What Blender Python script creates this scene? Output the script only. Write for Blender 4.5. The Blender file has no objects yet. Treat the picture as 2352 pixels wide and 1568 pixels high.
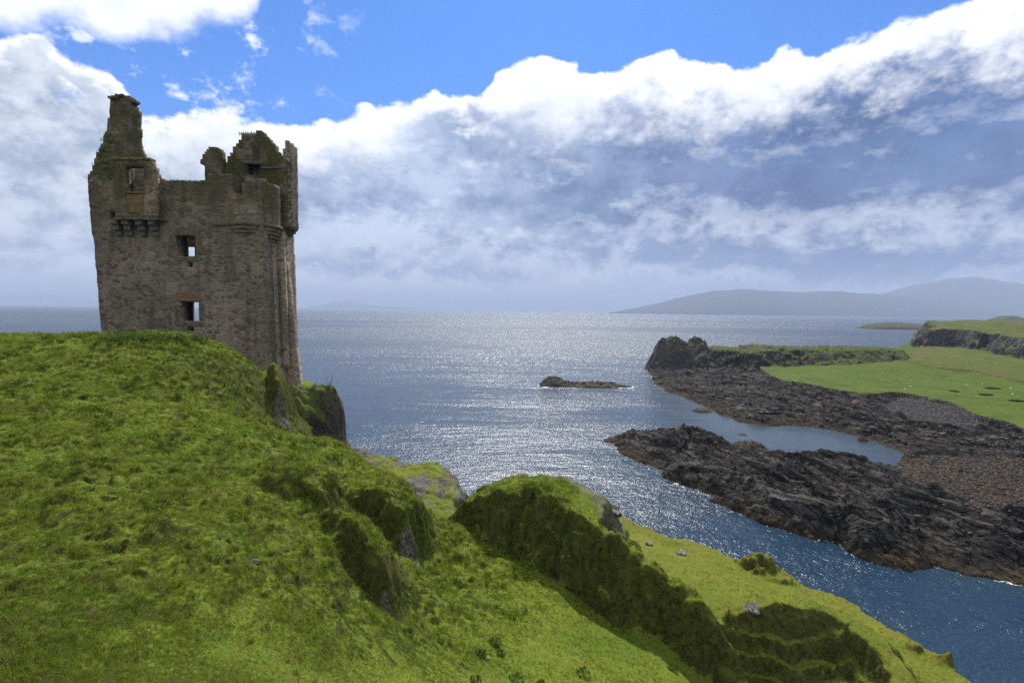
import bpy, bmesh, math, random
import numpy as np
from mathutils import Vector, Matrix

# ------------------------------------------------------------------ camera, sun, sky, exposure
SC = bpy.context.scene
COL = SC.collection
random.seed(7)
RNG = np.random.default_rng(7)
R = math.radians
FPX, CX, CY, H = 1200.0, 1176.0, 784.0, 32.0       # focal length in photo pixels (photo taken as 2352 x 1568), eye height above the sea
S = 0.765                                            # scale of the depth labels used below
PITCH, ROLL = math.atan(72 / FPX), 0.0122
SUN_AZ, SUN_EL = R(4.0), R(49.0)                     # sun: compass angle to the right of the view axis, height
SUN_STRENGTH, SKY_STRENGTH, EXPOSURE = 5.0, 0.085, 0.35

fw = Vector((0, math.cos(PITCH), -math.sin(PITCH)))
rt = Vector((1, 0, 0))
up = Vector((0, math.sin(PITCH), math.cos(PITCH)))
rt2 = rt * math.cos(ROLL) + up * math.sin(ROLL)
up2 = up * math.cos(ROLL) - rt * math.sin(ROLL)
cam_d = bpy.data.cameras.new('camera')
cam = bpy.data.objects.new('camera', cam_d)
COL.objects.link(cam)
cam.matrix_world = Matrix(((rt2.x, up2.x, -fw.x, 0), (rt2.y, up2.y, -fw.y, 0), (rt2.z, up2.z, -fw.z, H), (0, 0, 0, 1)))
cam_d.sensor_fit = 'HORIZONTAL'; cam_d.sensor_width = 36; cam_d.lens = 36 * FPX / 2352
cam_d.clip_start = 0.1; cam_d.clip_end = 60000
SC.camera = cam

def ray(px, py):
    return fw + rt2 * ((px - CX) / FPX) + up2 * ((CY - py) / FPX)
def P(px, py, Y):                                    # point of a photo pixel at a depth label
    d = ray(px, py); t = Y * S / d.y
    return Vector((d.x * t, d.y * t, H + d.z * t))
def PR(px, py, Y):                                   # the same at a real depth in metres
    return P(px, py, Y / S)
def G(px, py, z=0.0):                                # point of a photo pixel on the level z
    d = ray(px, py); t = (z - H) / d.z
    return Vector((d.x * t, d.y * t, z))
def azel(px, py):
    d = ray(px, py).normalized()
    return math.atan2(d.x, d.y), math.asin(d.z)

SC.view_settings.view_transform = 'Standard'; SC.view_settings.look = 'None'
SC.view_settings.exposure = EXPOSURE; SC.view_settings.gamma = 1.0; SC.view_settings.use_curve_mapping = False
SC.cycles.max_bounces = 6; SC.cycles.diffuse_bounces = 2; SC.cycles.glossy_bounces = 2
SC.cycles.transmission_bounces = 3; SC.cycles.volume_bounces = 0; SC.cycles.transparent_max_bounces = 8
SC.cycles.use_denoising = False; SC.cycles.denoising_input_passes = 'RGB_ALBEDO_NORMAL'; SC.cycles.denoising_prefilter = 'ACCURATE'; SC.cycles.sample_clamp_indirect = 3.0; SC.cycles.caustics_reflective = False; SC.cycles.caustics_refractive = False

sl = bpy.data.lights.new('sun', 'SUN'); sl.energy = SUN_STRENGTH; sl.angle = R(0.5); sl.color = (1.0, 0.95, 0.86)
so = bpy.data.objects.new('sun', sl); COL.objects.link(so)
SUN_DIR = Vector((math.sin(SUN_AZ) * math.cos(SUN_EL), math.cos(SUN_AZ) * math.cos(SUN_EL), math.sin(SUN_EL)))
so.rotation_euler = SUN_DIR.to_track_quat('Z', 'Y').to_euler()

# ---- small node-expression helper
class X:
    def __init__(s, nt, sock): s.nt, s.s = nt, sock
    def _m(s, op, *a):
        n = s.nt.nodes.new('ShaderNodeMath'); n.operation = op
        for i, v in enumerate((s,) + a):
            if isinstance(v, X): s.nt.links.new(v.s, n.inputs[i])
            else: n.inputs[i].default_value = v
        return X(s.nt, n.outputs[0])
    def __add__(s, o): return s._m('ADD', o)
    __radd__ = __add__
    def __sub__(s, o): return s._m('SUBTRACT', o)
    def __rsub__(s, o): return (s * -1.0) + o
    def __mul__(s, o): return s._m('MULTIPLY', o)
    __rmul__ = __mul__
    def __truediv__(s, o): return s._m('DIVIDE', o)
    def max(s, o): return s._m('MAXIMUM', o)
    def min(s, o): return s._m('MINIMUM', o)
    def pow(s, o): return s._m('POWER', o)
    def abs(s): return s._m('ABSOLUTE')
    def lt(s, o): return s._m('LESS_THAN', o)
    def gt(s, o): return s._m('GREATER_THAN', o)
    def sat(s): return s.max(0.0).min(1.0)
    def step(s, a, b):                               # smoothstep from a to b (b may be below a)
        n = s.nt.nodes.new('ShaderNodeMapRange'); n.interpolation_type = 'SMOOTHSTEP'
        s.nt.links.new(s.s, n.inputs[0])
        for i, v in ((1, a), (2, b)):
            if isinstance(v, X): s.nt.links.new(v.s, n.inputs[i])
            else: n.inputs[i].default_value = v
        return X(s.nt, n.outputs[0])
class B:                                             # builder over one node tree
    def __init__(s, nt): s.nt = nt
    def new(s, t): return s.nt.nodes.new(t)
    def link(s, a, b): s.nt.links.new(a.s if isinstance(a, X) else a, b)
    def sep(s, v):
        n = s.new('ShaderNodeSeparateXYZ'); s.link(v, n.inputs[0]); return [X(s.nt, o) for o in n.outputs]
    def vec(s, x, y, z=0.0):
        n = s.new('ShaderNodeCombineXYZ')
        for i, v in enumerate((x, y, z)):
            if isinstance(v, X): s.link(v, n.inputs[i])
            else: n.inputs[i].default_value = v
        return X(s.nt, n.outputs[0])
    def coord(s, which='Object'):
        return X(s.nt, s.new('ShaderNodeTexCoord').outputs[which])
    def geo(s, which): return X(s.nt, s.new('ShaderNodeNewGeometry').outputs[which])
    def attr(s, name, out='Fac'):
        n = s.new('ShaderNodeAttribute'); n.attribute_name = name; return X(s.nt, n.outputs[out])
    def noise(s, v, scale, detail=3, rough=0.55, dist=0.0, out='Fac', dim='3D'):
        n = s.new('ShaderNodeTexNoise'); n.noise_dimensions = dim; s.link(v, n.inputs['Vector'])
        n.inputs['Scale'].default_value = scale; n.inputs['Detail'].default_value = detail
        n.inputs['Roughness'].default_value = rough; n.inputs['Distortion'].default_value = dist
        return X(s.nt, n.outputs[out])
    def voro(s, v, scale, feature='F1', out='Distance', dim='3D', rnd=1.0):
        n = s.new('ShaderNodeTexVoronoi'); n.voronoi_dimensions = dim; n.feature = feature; s.link(v, n.inputs['Vector'])
        n.inputs['Scale'].default_value = scale; n.inputs['Randomness'].default_value = rnd
        return X(s.nt, n.outputs[out])
    def vm(s, op, a, b):
        n = s.new('ShaderNodeVectorMath'); n.operation = op
        for i, v in enumerate((a, b)):
            if isinstance(v, X): s.link(v, n.inputs[i])
            else: n.inputs[i].default_value = v
        return X(s.nt, n.outputs[0])
    def mix(s, f, a, b, blend='MIX'):
        n = s.new('ShaderNodeMix'); n.data_type = 'RGBA'; n.blend_type = blend; n.clamp_factor = True
        for i, v in ((0, f), (6, a), (7, b)):
            if isinstance(v, X): s.link(v, n.inputs[i])
            elif i == 0: n.inputs[0].default_value = v
            else: n.inputs[i].default_value = (*v, 1) if len(v) == 3 else v
        return X(s.nt, n.outputs[2])
    def curve(s, x, pts, lo, hi, ylo, yhi):           # piecewise curve through pts over lo..hi
        n = s.new('ShaderNodeFloatCurve'); c = n.mapping.curves[0]
        q = [((a - lo) / (hi - lo), (b - ylo) / (yhi - ylo)) for a, b in pts]
        while len(c.points) < len(q): c.points.new(0.5, 0.5)
        for p, (a, b) in zip(c.points, q): p.location = (a, b); p.handle_type = 'VECTOR'
        n.mapping.use_clip = False; n.mapping.update()
        s.link(((x - lo) / (hi - lo)).sat(), n.inputs['Value'])
        return X(s.nt, n.outputs[0]) * (yhi - ylo) + ylo
    def bump(s, h, strength=1.0, distance=1.0):
        n = s.new('ShaderNodeBump'); n.inputs['Strength'].default_value = strength; n.inputs['Distance'].default_value = distance
        s.link(h, n.inputs['Height']); return X(s.nt, n.outputs[0])

# ---- world: Nishita sky with cloud banks at their true compass angles and heights
W = bpy.data.worlds.new('World'); SC.world = W; W.use_nodes = True
def build_world():
    nt = W.node_tree; nt.nodes.clear(); b = B(nt)
    sky = b.new('ShaderNodeTexSky'); sky.sky_type = 'NISHITA'; sky.sun_disc = False
    sky.sun_elevation = SUN_EL; sky.sun_rotation = SUN_AZ
    sky.air_density = 1.0; sky.dust_density = 0.3; sky.ozone_density = 2.5; sky.altitude = 30
    d = b.coord('Generated'); dx, dy, dz = b.sep(d)
    az = dx._m('ARCTAN2', dy); el = dz._m('ARCSINE')
    uv = b.vec(az, el * 1.25, 0.0)
    lo, hi, ylo, yhi = -3.2, 3.2, -0.5, 1.0
    def ang(pts): return [azel(px, py) for px, py in pts]
    n_big = b.noise(uv, 9.0, 6, 0.6)                  # billows
    n_mid = b.noise(b.vm('ADD', uv, (3.7, 1.3, 0.4)), 22.0, 5, 0.62)
    n_soft = b.noise(b.vec(az, el * 2.6, 5.0), 3.6, 5, 0.55)
    n_fine = b.noise(b.vm('ADD', uv, (1.7, 8.3, 2.4)), 60.0, 4, 0.6)
    puff = b.voro(b.vm('ADD', uv, X(nt, b.vm('MULTIPLY', b.noise(uv, 14.0, 3, 0.6, out='Color'), (0.05, 0.05, 0.0)).s)), 17.0, 'SMOOTH_F1')
    wob = (n_big - 0.5) * 0.075 + (n_mid - 0.5) * 0.045 + (0.35 - puff) * 0.06
    wob2 = (n_big - 0.5) * 0.06 + (n_mid - 0.5) * 0.06
    def bank(pts, thick, edge, amp, wn, tk=1.0):
        e = b.curve(az, ang(pts), lo, hi, ylo, yhi)
        depth = e + wn * amp - el
        m = depth.step(0.0, edge)
        rim = 1.0 - ((depth + (n_big - 0.5) * thick * 1.1 + (n_mid - 0.5) * thick * 1.0 + (n_fine - 0.5) * thick * 0.25) / tk).step(thick * 0.15, thick)
        return m, rim
    # left-hand limits of the big bank, behind the view it thins out into a broken field
    big = [(-1500, 330), (-300, 60), (0, 80), (90, 84), (200, 128), (262, 168), (305, 215), (345, 245), (400, 258), (440, 250), (500, 256),
           (560, 268), (640, 266), (720, 270), (790, 256), (900, 236), (955, 226), (980, 203), (1050, 212), (1095, 212), (1128, 185), (1160, 158), (1205, 140),
           (1225, 116), (1270, 132), (1340, 150), (1400, 150), (1480, 124), (1525, 116), (1600, 126), (1650, 142), (1700, 140), (1770, 122),
           (1850, 104), (1930, 84), (1965, 62), (2060, 36), (2150, 14), (2210, -6), (2352, -40), (2700, -160), (3600, -700)]
    tk = b.curve(az, [(azel(p, 200)[0], v) for p, v in ((-1500, .6), (0, .35), (200, .35), (330, .6), (500, .9), (800, .95), (930, .85), (1010, .42), (1090, .48), (1160, 1.05), (1300, 1.35), (1420, 1.0), (1560, 1.05), (1680, 1.25), (1800, 1.0), (1950, .8), (2100, .8), (2300, .95), (3600, .9))], lo, hi, 0.0, 2.0)
    m1, r1 = bank(big, 0.125, 0.010, 0.62, wob, tk)
    mid = [(-1500, 600), (0, 560), (700, 500), (900, 498), (985, 482), (1040, 490), (1120, 530), (1230, 560), (1330, 572), (1400, 560), (1470, 470), (1530, 444), (1640, 446),
           (1720, 458), (1830, 462), (1930, 452), (2010, 436), (2100, 424), (2230, 428), (2352, 432), (2700, 440), (3600, 400)]
    m2, r2 = bank(mid, 0.105, 0.06, 1.5, wob2)
    low = [(-1500, 640), (0, 585), (700, 600), (1200, 640), (1380, 605), (1450, 592), (1560, 610), (1640, 625), (1710, 585), (1760, 612), (1850, 640), (2000, 650), (2200, 615), (2352, 595), (3600, 590)]
    m3, r3 = bank(low, 0.040, 0.03, 1.1, wob2)
    # shade of the cloud bodies: pale on the left, slate blue on the right
    tex = (n_soft * .45 + n_big * .3 + n_mid * .25)
    right = az.step(-0.25, 0.55)
    body = b.mix(tex.step(0.38, 0.62), (0.14, 0.215, 0.39), (0.54, 0.64, 0.82))
    body = b.mix(right, body, b.mix(tex.step(0.38, 0.61), (0.014, 0.062, 0.215), (0.085, 0.165, 0.39)))
    left_body = b.mix((n_mid * .5 + n_big * .5).step(0.36, 0.64), (0.27, 0.34, 0.46), (0.74, 0.79, 0.86))
    body = b.mix(az.step(-0.38, -0.62), body, left_body)
    uw = b.vec(az, el * 1.7, 9.0); bl = b.noise(uw, 8.0, 6, 0.58); bu = b.noise(b.vm('ADD', uw, (0.0, 0.030, 0.0)), 8.0, 6, 0.58)
    bill = ((bl - bu) * 5.0 - 0.12).sat() * (0.75 - right * 0.30)      # sunlit upper edges of the billows
    body = b.mix(bill, body, (0.95, 1.0, 1.08))
    white = b.mix(n_mid.step(0.3, 0.7), (0.92, 0.95, 1.0), (1.25, 1.25, 1.25))
    c = b.mix(r1, body, white)
    c = b.mix(m2, c, b.mix(r2 * (n_big.step(0.30, 0.52)), body, b.mix(0.7, white, (0.62, 0.69, 0.84))))
    low_body = b.mix(right, (0.80, 0.88, 0.98), (0.26, 0.36, 0.62))
    c = b.mix(m3 * 0.9, c, b.mix(r3 * n_big.step(0.34, 0.54), low_body, (0.95, 0.98, 1.05)))
    # ragged cloud in the upper left
    e0 = b.curve(az, ang([(-1500, 120), (-300, 90), (0, 92), (90, 84), (160, 66), (215, 100), (262, 135), (300, 122), (340, 100), (440, 94), (490, 86), (520, 102), (545, 70), (585, 52), (602, 10), (620, -40), (700, -150), (3600, -900)]), lo, hi, ylo, yhi)
    d0 = el - e0 + wob * 0.6
    m0 = d0.step(0.0, 0.035)
    c0 = b.mix((d0 + (n_soft - 0.5) * 0.12).step(0.03, 0.14), (0.95, 0.98, 1.0), (0.50, 0.57, 0.68))
    # wisps drifting in the blue gap, blue holes in the left bank
    wisp = (n_mid * 0.6 + n_big * 0.4)
    holes = wisp.step(0.36, 0.46)
    m1b = m1 * (1.0 - (1.0 - holes) * az.step(-0.50, -0.60) * el.step(0.24, 0.30))
    wm = wisp.step(0.52, 0.66) * az.step(-0.22, -0.48) * 0.75
    allm = m1b.max(m2).max(m0)
    allm = allm.max(wm)
    c = b.mix(m0, c, c0)
    # broken clouds behind the viewer, unseen, brightened to light the tower's shaded front
    back = dy.step(0.25, -0.2)
    bf = n_soft.step(0.40, 0.54)
    allm = allm * (1.0 - back) + bf * back
    c = b.mix(back, c, (1.18, 1.14, 1.08))
    allm = allm * el.step(-0.02, 0.0).max(0.0)
    skyc = b.mix(1.0, X(nt, sky.outputs[0]), (0.33, 0.78, 1.42), 'MULTIPLY')
    bg1 = b.new('ShaderNodeBackground'); b.link(skyc, bg1.inputs[0]); bg1.inputs[1].default_value = SKY_STRENGTH
    bg2 = b.new('ShaderNodeBackground'); b.link(c, bg2.inputs[0]); bg2.inputs[1].default_value = 0.95
    ms = b.new('ShaderNodeMixShader'); b.link(allm, ms.inputs[0]); b.link(bg1.outputs[0], ms.inputs[1]); b.link(bg2.outputs[0], ms.inputs[2])
    out = b.new('ShaderNodeOutputWorld'); b.link(ms.outputs[0], out.inputs[0])
build_world()

# ------------------------------------------------------------------ object helpers
def tag(o, label=None, cat=None, group=None, kind=None):
    if label: o['label'] = label
    if cat: o['category'] = cat
    if group: o['group'] = group
    if kind: o['kind'] = kind
    return o
def link(name, me, mat=None, parent=None):
    o = bpy.data.objects.new(name, me); COL.objects.link(o)
    if mat is not None: me.materials.append(mat)
    if parent is not None: o.parent = parent
    return o
def mesh_np(name, verts, quads, smooth=True, attrs=None):
    verts = np.asarray(verts, np.float32); quads = np.asarray(quads, np.int32)
    me = bpy.data.meshes.new(name); k = quads.shape[1]
    me.vertices.add(len(verts)); me.vertices.foreach_set('co', verts.ravel())
    me.loops.add(quads.size); me.loops.foreach_set('vertex_index', quads.ravel())
    me.polygons.add(len(quads)); me.polygons.foreach_set('loop_start', np.arange(0, quads.size, k, dtype=np.int32))
    if smooth: me.polygons.foreach_set('use_smooth', np.ones(len(quads), bool))
    for an, av in (attrs or {}).items():
        a = me.attributes.new(an, 'FLOAT', 'POINT'); a.data.foreach_set('value', np.asarray(av, np.float32).ravel())
    me.update(calc_edges=True); me.validate()
    return me
def grid_quads(nr, nc):
    i = np.arange(nr * nc).reshape(nr, nc)
    return np.stack([i[:-1, :-1], i[:-1, 1:], i[1:, 1:], i[1:, :-1]], -1).reshape(-1, 4)

# ---- numpy noise
def _hash(ix, iy, seed):
    h = (ix.astype(np.int64) * 374761393 + iy.astype(np.int64) * 668265263 + seed * 974711) & 0xffffffff
    h = ((h ^ (h >> 13)) * 1274126177) & 0xffffffff
    return (h ^ (h >> 16)) & 0xffffffff
def gnoise(x, y, seed=0):                            # gradient noise, about -0.7..0.7
    x0 = np.floor(x); y0 = np.floor(y); fx = x - x0; fy = y - y0
    sx = fx * fx * fx * (fx * (fx * 6 - 15) + 10); sy = fy * fy * fy * (fy * (fy * 6 - 15) + 10)
    def g(ox, oy):
        a = _hash(x0 + ox, y0 + oy, seed) * (2 * math.pi / 4294967296.0)
        return np.cos(a) * (fx - ox) + np.sin(a) * (fy - oy)
    a = g(0, 0); bq = g(1, 0); c = g(0, 1); d = g(1, 1)
    return (a + (bq - a) * sx) * (1 - sy) + (c + (d - c) * sx) * sy
def fbm(x, y, scale, octaves=4, gain=0.5, seed=0):
    r = 0; amp = 1; f = 1.0 / scale
    for i in range(octaves):
        r = r + amp * gnoise(x * f + 17.3 * i, y * f - 9.1 * i, seed + i); amp *= gain; f *= 2.03
    return r
def ridged(x, y, scale, octaves=4, gain=0.5, seed=0):
    r = 0; amp = 1; f = 1.0 / scale
    for i in range(octaves):
        r = r + amp * (0.5 - 2 * np.abs(gnoise(x * f + 7.7 * i, y * f + 3.3 * i, seed + i))); amp *= gain; f *= 2.03
    return r
def sstep(x, a, b):
    t = np.clip((x - a) / (b - a), 0, 1); return t * t * (3 - 2 * t)
def smax(a, b, k):
    h = np.clip(0.5 + 0.5 * (a - b) / k, 0, 1); return b + (a - b) * h + k * h * (1 - h)

class TPS:                                           # thin-plate surface through control points
    def __init__(s, pts, lam=1e-3):
        p = np.array(pts, float); s.c = p[:, :2]; n = len(p)
        K = s.k(s.c[:, None], s.c[None]) + lam * np.eye(n)
        Q = np.c_[np.ones(n), s.c]
        A = np.zeros((n + 3, n + 3)); A[:n, :n] = K; A[:n, n:] = Q; A[n:, :n] = Q.T
        s.w = np.linalg.solve(A, np.r_[p[:, 2], 0, 0, 0])
    def k(s, a, b):
        r2 = ((a - b) ** 2).sum(-1); return 0.5 * r2 * np.log(r2 + 1e-9)
    def __call__(s, x, y):
        sh = x.shape; x = x.ravel(); y = y.ravel(); n = len(s.c)
        r = s.w[n] + s.w[n + 1] * x + s.w[n + 2] * y
        for i in range(n):
            r2 = (x - s.c[i, 0]) ** 2 + (y - s.c[i, 1]) ** 2
            r += s.w[i] * 0.5 * r2 * np.log(r2 + 1e-9)
        return r.reshape(sh)
def seg_dist(x, y, pts, vals=None):                  # distance to a polyline, and values interpolated along it
    best = np.full(x.shape, 1e18); out = [np.zeros(x.shape) for _ in (vals or ())]
    for i in range(len(pts) - 1):
        ax, ay = pts[i][0], pts[i][1]; bx, by = pts[i + 1][0], pts[i + 1][1]
        dx, dy = bx - ax, by - ay; L = dx * dx + dy * dy + 1e-12
        t = np.clip(((x - ax) * dx + (y - ay) * dy) / L, 0, 1)
        d = (x - ax - t * dx) ** 2 + (y - ay - t * dy) ** 2
        m = d < best; best = np.where(m, d, best)
        for k, v in enumerate(vals or ()): out[k] = np.where(m, v[i] + (v[i + 1] - v[i]) * t, out[k])
    return (np.sqrt(best), *out) if vals else np.sqrt(best)
def inside(x, y, poly):
    r = np.zeros(x.shape, bool); n = len(poly)
    for i in range(n):
        ax, ay = poly[i][0], poly[i][1]; bx, by = poly[(i + 1) % n][0], poly[(i + 1) % n][1]
        if ay == by: continue
        c = ((ay > y) != (by > y)) & (x < (bx - ax) * (y - ay) / (by - ay) + ax); r ^= c
    return r
def sdist(x, y, poly):                               # signed distance, positive outside
    d = seg_dist(x, y, list(poly) + [poly[0]]); return np.where(inside(x, y, poly), -d, d)

# ------------------------------------------------------------------ materials
def mat_new(name):
    m = bpy.data.materials.new(name); m.use_nodes = True; nt = m.node_tree; nt.nodes.clear(); return m, B(nt)
def principled(b, color, rough=0.9, normal=None, spec=0.2):
    p = b.new('ShaderNodeBsdfPrincipled')
    if isinstance(color, X): b.link(color, p.inputs['Base Color'])
    else: p.inputs['Base Color'].default_value = (*color, 1)
    if isinstance(rough, X): b.link(rough, p.inputs['Roughness'])
    else: p.inputs['Roughness'].default_value = rough
    p.inputs['Specular IOR Level'].default_value = spec
    if normal is not None: b.link(normal, p.inputs['Normal'])
    return p
def finish(b, shader, disp=None):
    o = b.new('ShaderNodeOutputMaterial'); b.link(shader, o.inputs['Surface'])

def mat_turf():
    m, b = mat_new('turf'); p = b.geo('Position'); nx, ny, nz = b.sep(b.geo('True Normal'))
    sm = b.sep(b.geo('Normal'))[2]
    n1 = b.noise(p, 0.35, 4); n2 = b.noise(p, 2.6, 5, 0.65); n3 = b.noise(p, 11.0, 4, 0.7); n4 = b.noise(p, 45.0, 2, 0.7)
    c = b.mix(n1.step(0.35, 0.65), (0.088, 0.145, 0.015), (0.142, 0.180, 0.020))
    c = b.mix(n2.step(0.42, 0.66), c, (0.110, 0.118, 0.018))
    c = b.mix(n3.step(0.52, 0.72) * 0.75, c, (0.040, 0.070, 0.008))
    c = b.mix((n3 * 0.5 + n2 * 0.5).step(0.60, 0.70) * 0.4, c, (0.095, 0.072, 0.026))
    c = b.mix(n4.step(0.45, 0.75) * 0.5, c, (0.125, 0.170, 0.020))
    ox = b.attr('ochre'); c = b.mix(ox * n2.step(0.35, 0.6), c, (0.135, 0.122, 0.022))
    # steep banks: heathery moss, then bare rock
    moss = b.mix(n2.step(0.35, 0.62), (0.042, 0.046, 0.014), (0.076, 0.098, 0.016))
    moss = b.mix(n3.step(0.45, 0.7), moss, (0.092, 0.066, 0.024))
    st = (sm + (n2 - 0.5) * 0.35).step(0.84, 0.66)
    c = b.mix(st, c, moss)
    rk = b.attr('rock')
    rockc = b.mix(n3.step(0.35, 0.7), (0.055, 0.050, 0.046), (0.20, 0.185, 0.165))
    rockc = b.mix(n2.step(0.55, 0.65), rockc, (0.07, 0.055, 0.035))
    c = b.mix((rk + (n3 - 0.5) * 0.7 * rk.step(0.02, 0.2)).step(0.40, 0.55), c, rockc)
    h = n3 * 0.05 + n4 * 0.016 + n2 * 0.06
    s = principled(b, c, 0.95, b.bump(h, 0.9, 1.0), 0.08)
    finish(b, s.outputs[0]); return m
def mat_blade():
    m, b = mat_new('grass_blades'); oi = b.new('ShaderNodeObjectInfo'); r = X(b.nt, oi.outputs['Random'])
    p = b.geo('Position'); n1 = b.noise(p, 0.5, 3); n2 = b.noise(p, 3.0, 3)
    c = b.mix(n1.step(0.35, 0.65), (0.130, 0.232, 0.020), (0.216, 0.280, 0.030))
    c = b.mix(r * .6, c, (0.185, 0.225, 0.032))
    c = b.mix(r.gt(0.86) * 0.8, c, (0.32, 0.31, 0.08))
    c = b.mix(n2.step(0.60, 0.74) * 0.6, c, (0.190, 0.175, 0.045))
    c = b.mix(r.gt(0.93), c, (0.20, 0.16, 0.07))
    c = b.mix(n2.step(0.42, 0.30), c, (0.100, 0.175, 0.014))
    c = b.mix(r.lt(0.26) * 0.75, c, (0.03, 0.065, 0.006))
    d = b.new('ShaderNodeBsdfDiffuse'); b.link(c, d.inputs[0])
    t = b.new('ShaderNodeBsdfTranslucent'); b.link(c, t.inputs[0])
    ms = b.new('ShaderNodeMixShader'); ms.inputs[0].default_value = 0.5; b.link(d.outputs[0], ms.inputs[1]); b.link(t.outputs[0], ms.inputs[2])
    finish(b, ms.outputs[0]); return m
def mat_stone(name='masonry', light=1.0, lichen=1.0):
    m, b = mat_new(name); x, y, z = b.sep(b.geo('Position'))
    along = x + y
    wv = b.noise(b.geo('Position'), 1.3, 3, out='Color')
    v = b.vm('ADD', b.vec(along * 1.75, z * 3.5, 0.0), b.vm('MULTIPLY', wv, (0.55, 0.85, 0.0)))
    big = b.noise(b.geo('Position'), 0.22, 3)
    vb = b.vm('ADD', b.vec(along * 2.2, z * 8.6, 0.0), b.vm('MULTIPLY', wv, (0.5, 0.9, 0.0)))
    sel = big.step(0.47, 0.53)
    def stones(vv):
        return b.voro(vv, 1.0, 'DISTANCE_TO_EDGE', 'Distance', '2D', 0.9), b.voro(vv, 1.0, 'F1', 'Color', '2D', 0.9)
    e1, c1 = stones(v); e2, c2 = stones(vb)
    e = e1 * (1.0 - sel) + e2 * sel
    cid = b.sep(b.mix(sel, c1, c2))
    n_f = b.noise(b.geo('Position'), 9.0, 4, 0.65); n_m = b.noise(b.geo('Position'), 1.1, 4, 0.6)
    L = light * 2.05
    field = b.mix(cid[0], (0.106 * L, 0.082 * L, 0.056 * L), (0.156 * L, 0.123 * L, 0.087 * L))
    field = b.mix(n_m.step(0.35, 0.65), field, b.mix(cid[2], (0.072 * L, 0.057 * L, 0.043 * L), (0.128 * L, 0.102 * L, 0.076 * L)))
    col = b.mix(cid[1].step(0.60, 0.72) * 0.9, field, b.mix(cid[0], (0.036 * L, 0.030 * L, 0.025 * L), (0.075 * L, 0.060 * L, 0.047 * L)))
    col = b.mix(cid[2].step(0.90, 0.97) * 0.6, col, (0.160 * L, 0.082 * L, 0.055 * L))
    col = b.mix(n_f.step(0.35, 0.75) * 0.35, col, (0.075 * L, 0.062 * L, 0.050 * L))
    mort = b.mix(n_f, (0.130 * L, 0.105 * L, 0.080 * L), (0.215 * L, 0.180 * L, 0.140 * L))
    col = b.mix((e + (n_f - 0.5) * 0.09).step(0.13, 0.04) * (0.25 + 0.75 * n_m.step(0.38, 0.6)), col, mort)
    low_dark = b.noise(b.vm('ADD', b.geo('Position'), (9.0, 1.0, 4.0)), 0.16, 3).step(0.45, 0.62)
    col = b.mix(low_dark * 0.35, col, (0.055, 0.045, 0.036))
    zz = (z - H) * 0.72
    # lichen and algae
    och = (n_m * 0.55 + n_f * 0.45).step(0.50, 0.62) * zz.step(3.5, 7.5)
    col = b.mix(och * 0.75 * lichen, col, (0.20, 0.125, 0.022))
    alg = b.noise(b.vm('ADD', b.geo('Position'), (5.0, 2.0, 8.0)), 0.6, 4).step(0.40, 0.56) * zz.step(2.0, 9.5)
    col = b.mix(alg * 0.75 * lichen, col, b.mix(n_f.step(0.4, 0.65), (0.058, 0.056, 0.020), (0.105, 0.100, 0.030)))
    sp = b.voro(b.geo('Position'), 3.2, 'F1', 'Distance').step(0.16, 0.08) * n_f.step(0.50, 0.58) * zz.step(1.0, 4.0)
    col = b.mix(sp * 0.8, col, (0.42, 0.41, 0.36))
    stain = b.noise(b.vec(along * 1.2, z * 0.18, 3.0), 1.0, 3).step(0.52, 0.68)
    col = b.mix(stain * 0.45, col, (0.050, 0.045, 0.038))
    hh = e.step(0.0, 0.16) * 0.05 + n_f * 0.03
    s = principled(b, col, 0.95, b.bump(hh, 1.0, 1.0), 0.1)
    finish(b, s.outputs[0]); return m
def mat_plainstone(name, c1, c2, scale=6.0):
    m, b = mat_new(name); p = b.geo('Position'); n = b.noise(p, scale, 5, 0.65); n2 = b.noise(p, scale * 0.25, 3)
    c = b.mix(n.step(0.3, 0.7), c1, c2); c = b.mix(n2.step(0.55, 0.68) * 0.6, c, (0.14, 0.10, 0.03))
    s = principled(b, c, 0.95, b.bump(n * 0.04, 1.0, 1.0), 0.1); finish(b, s.outputs[0]); return m
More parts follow.
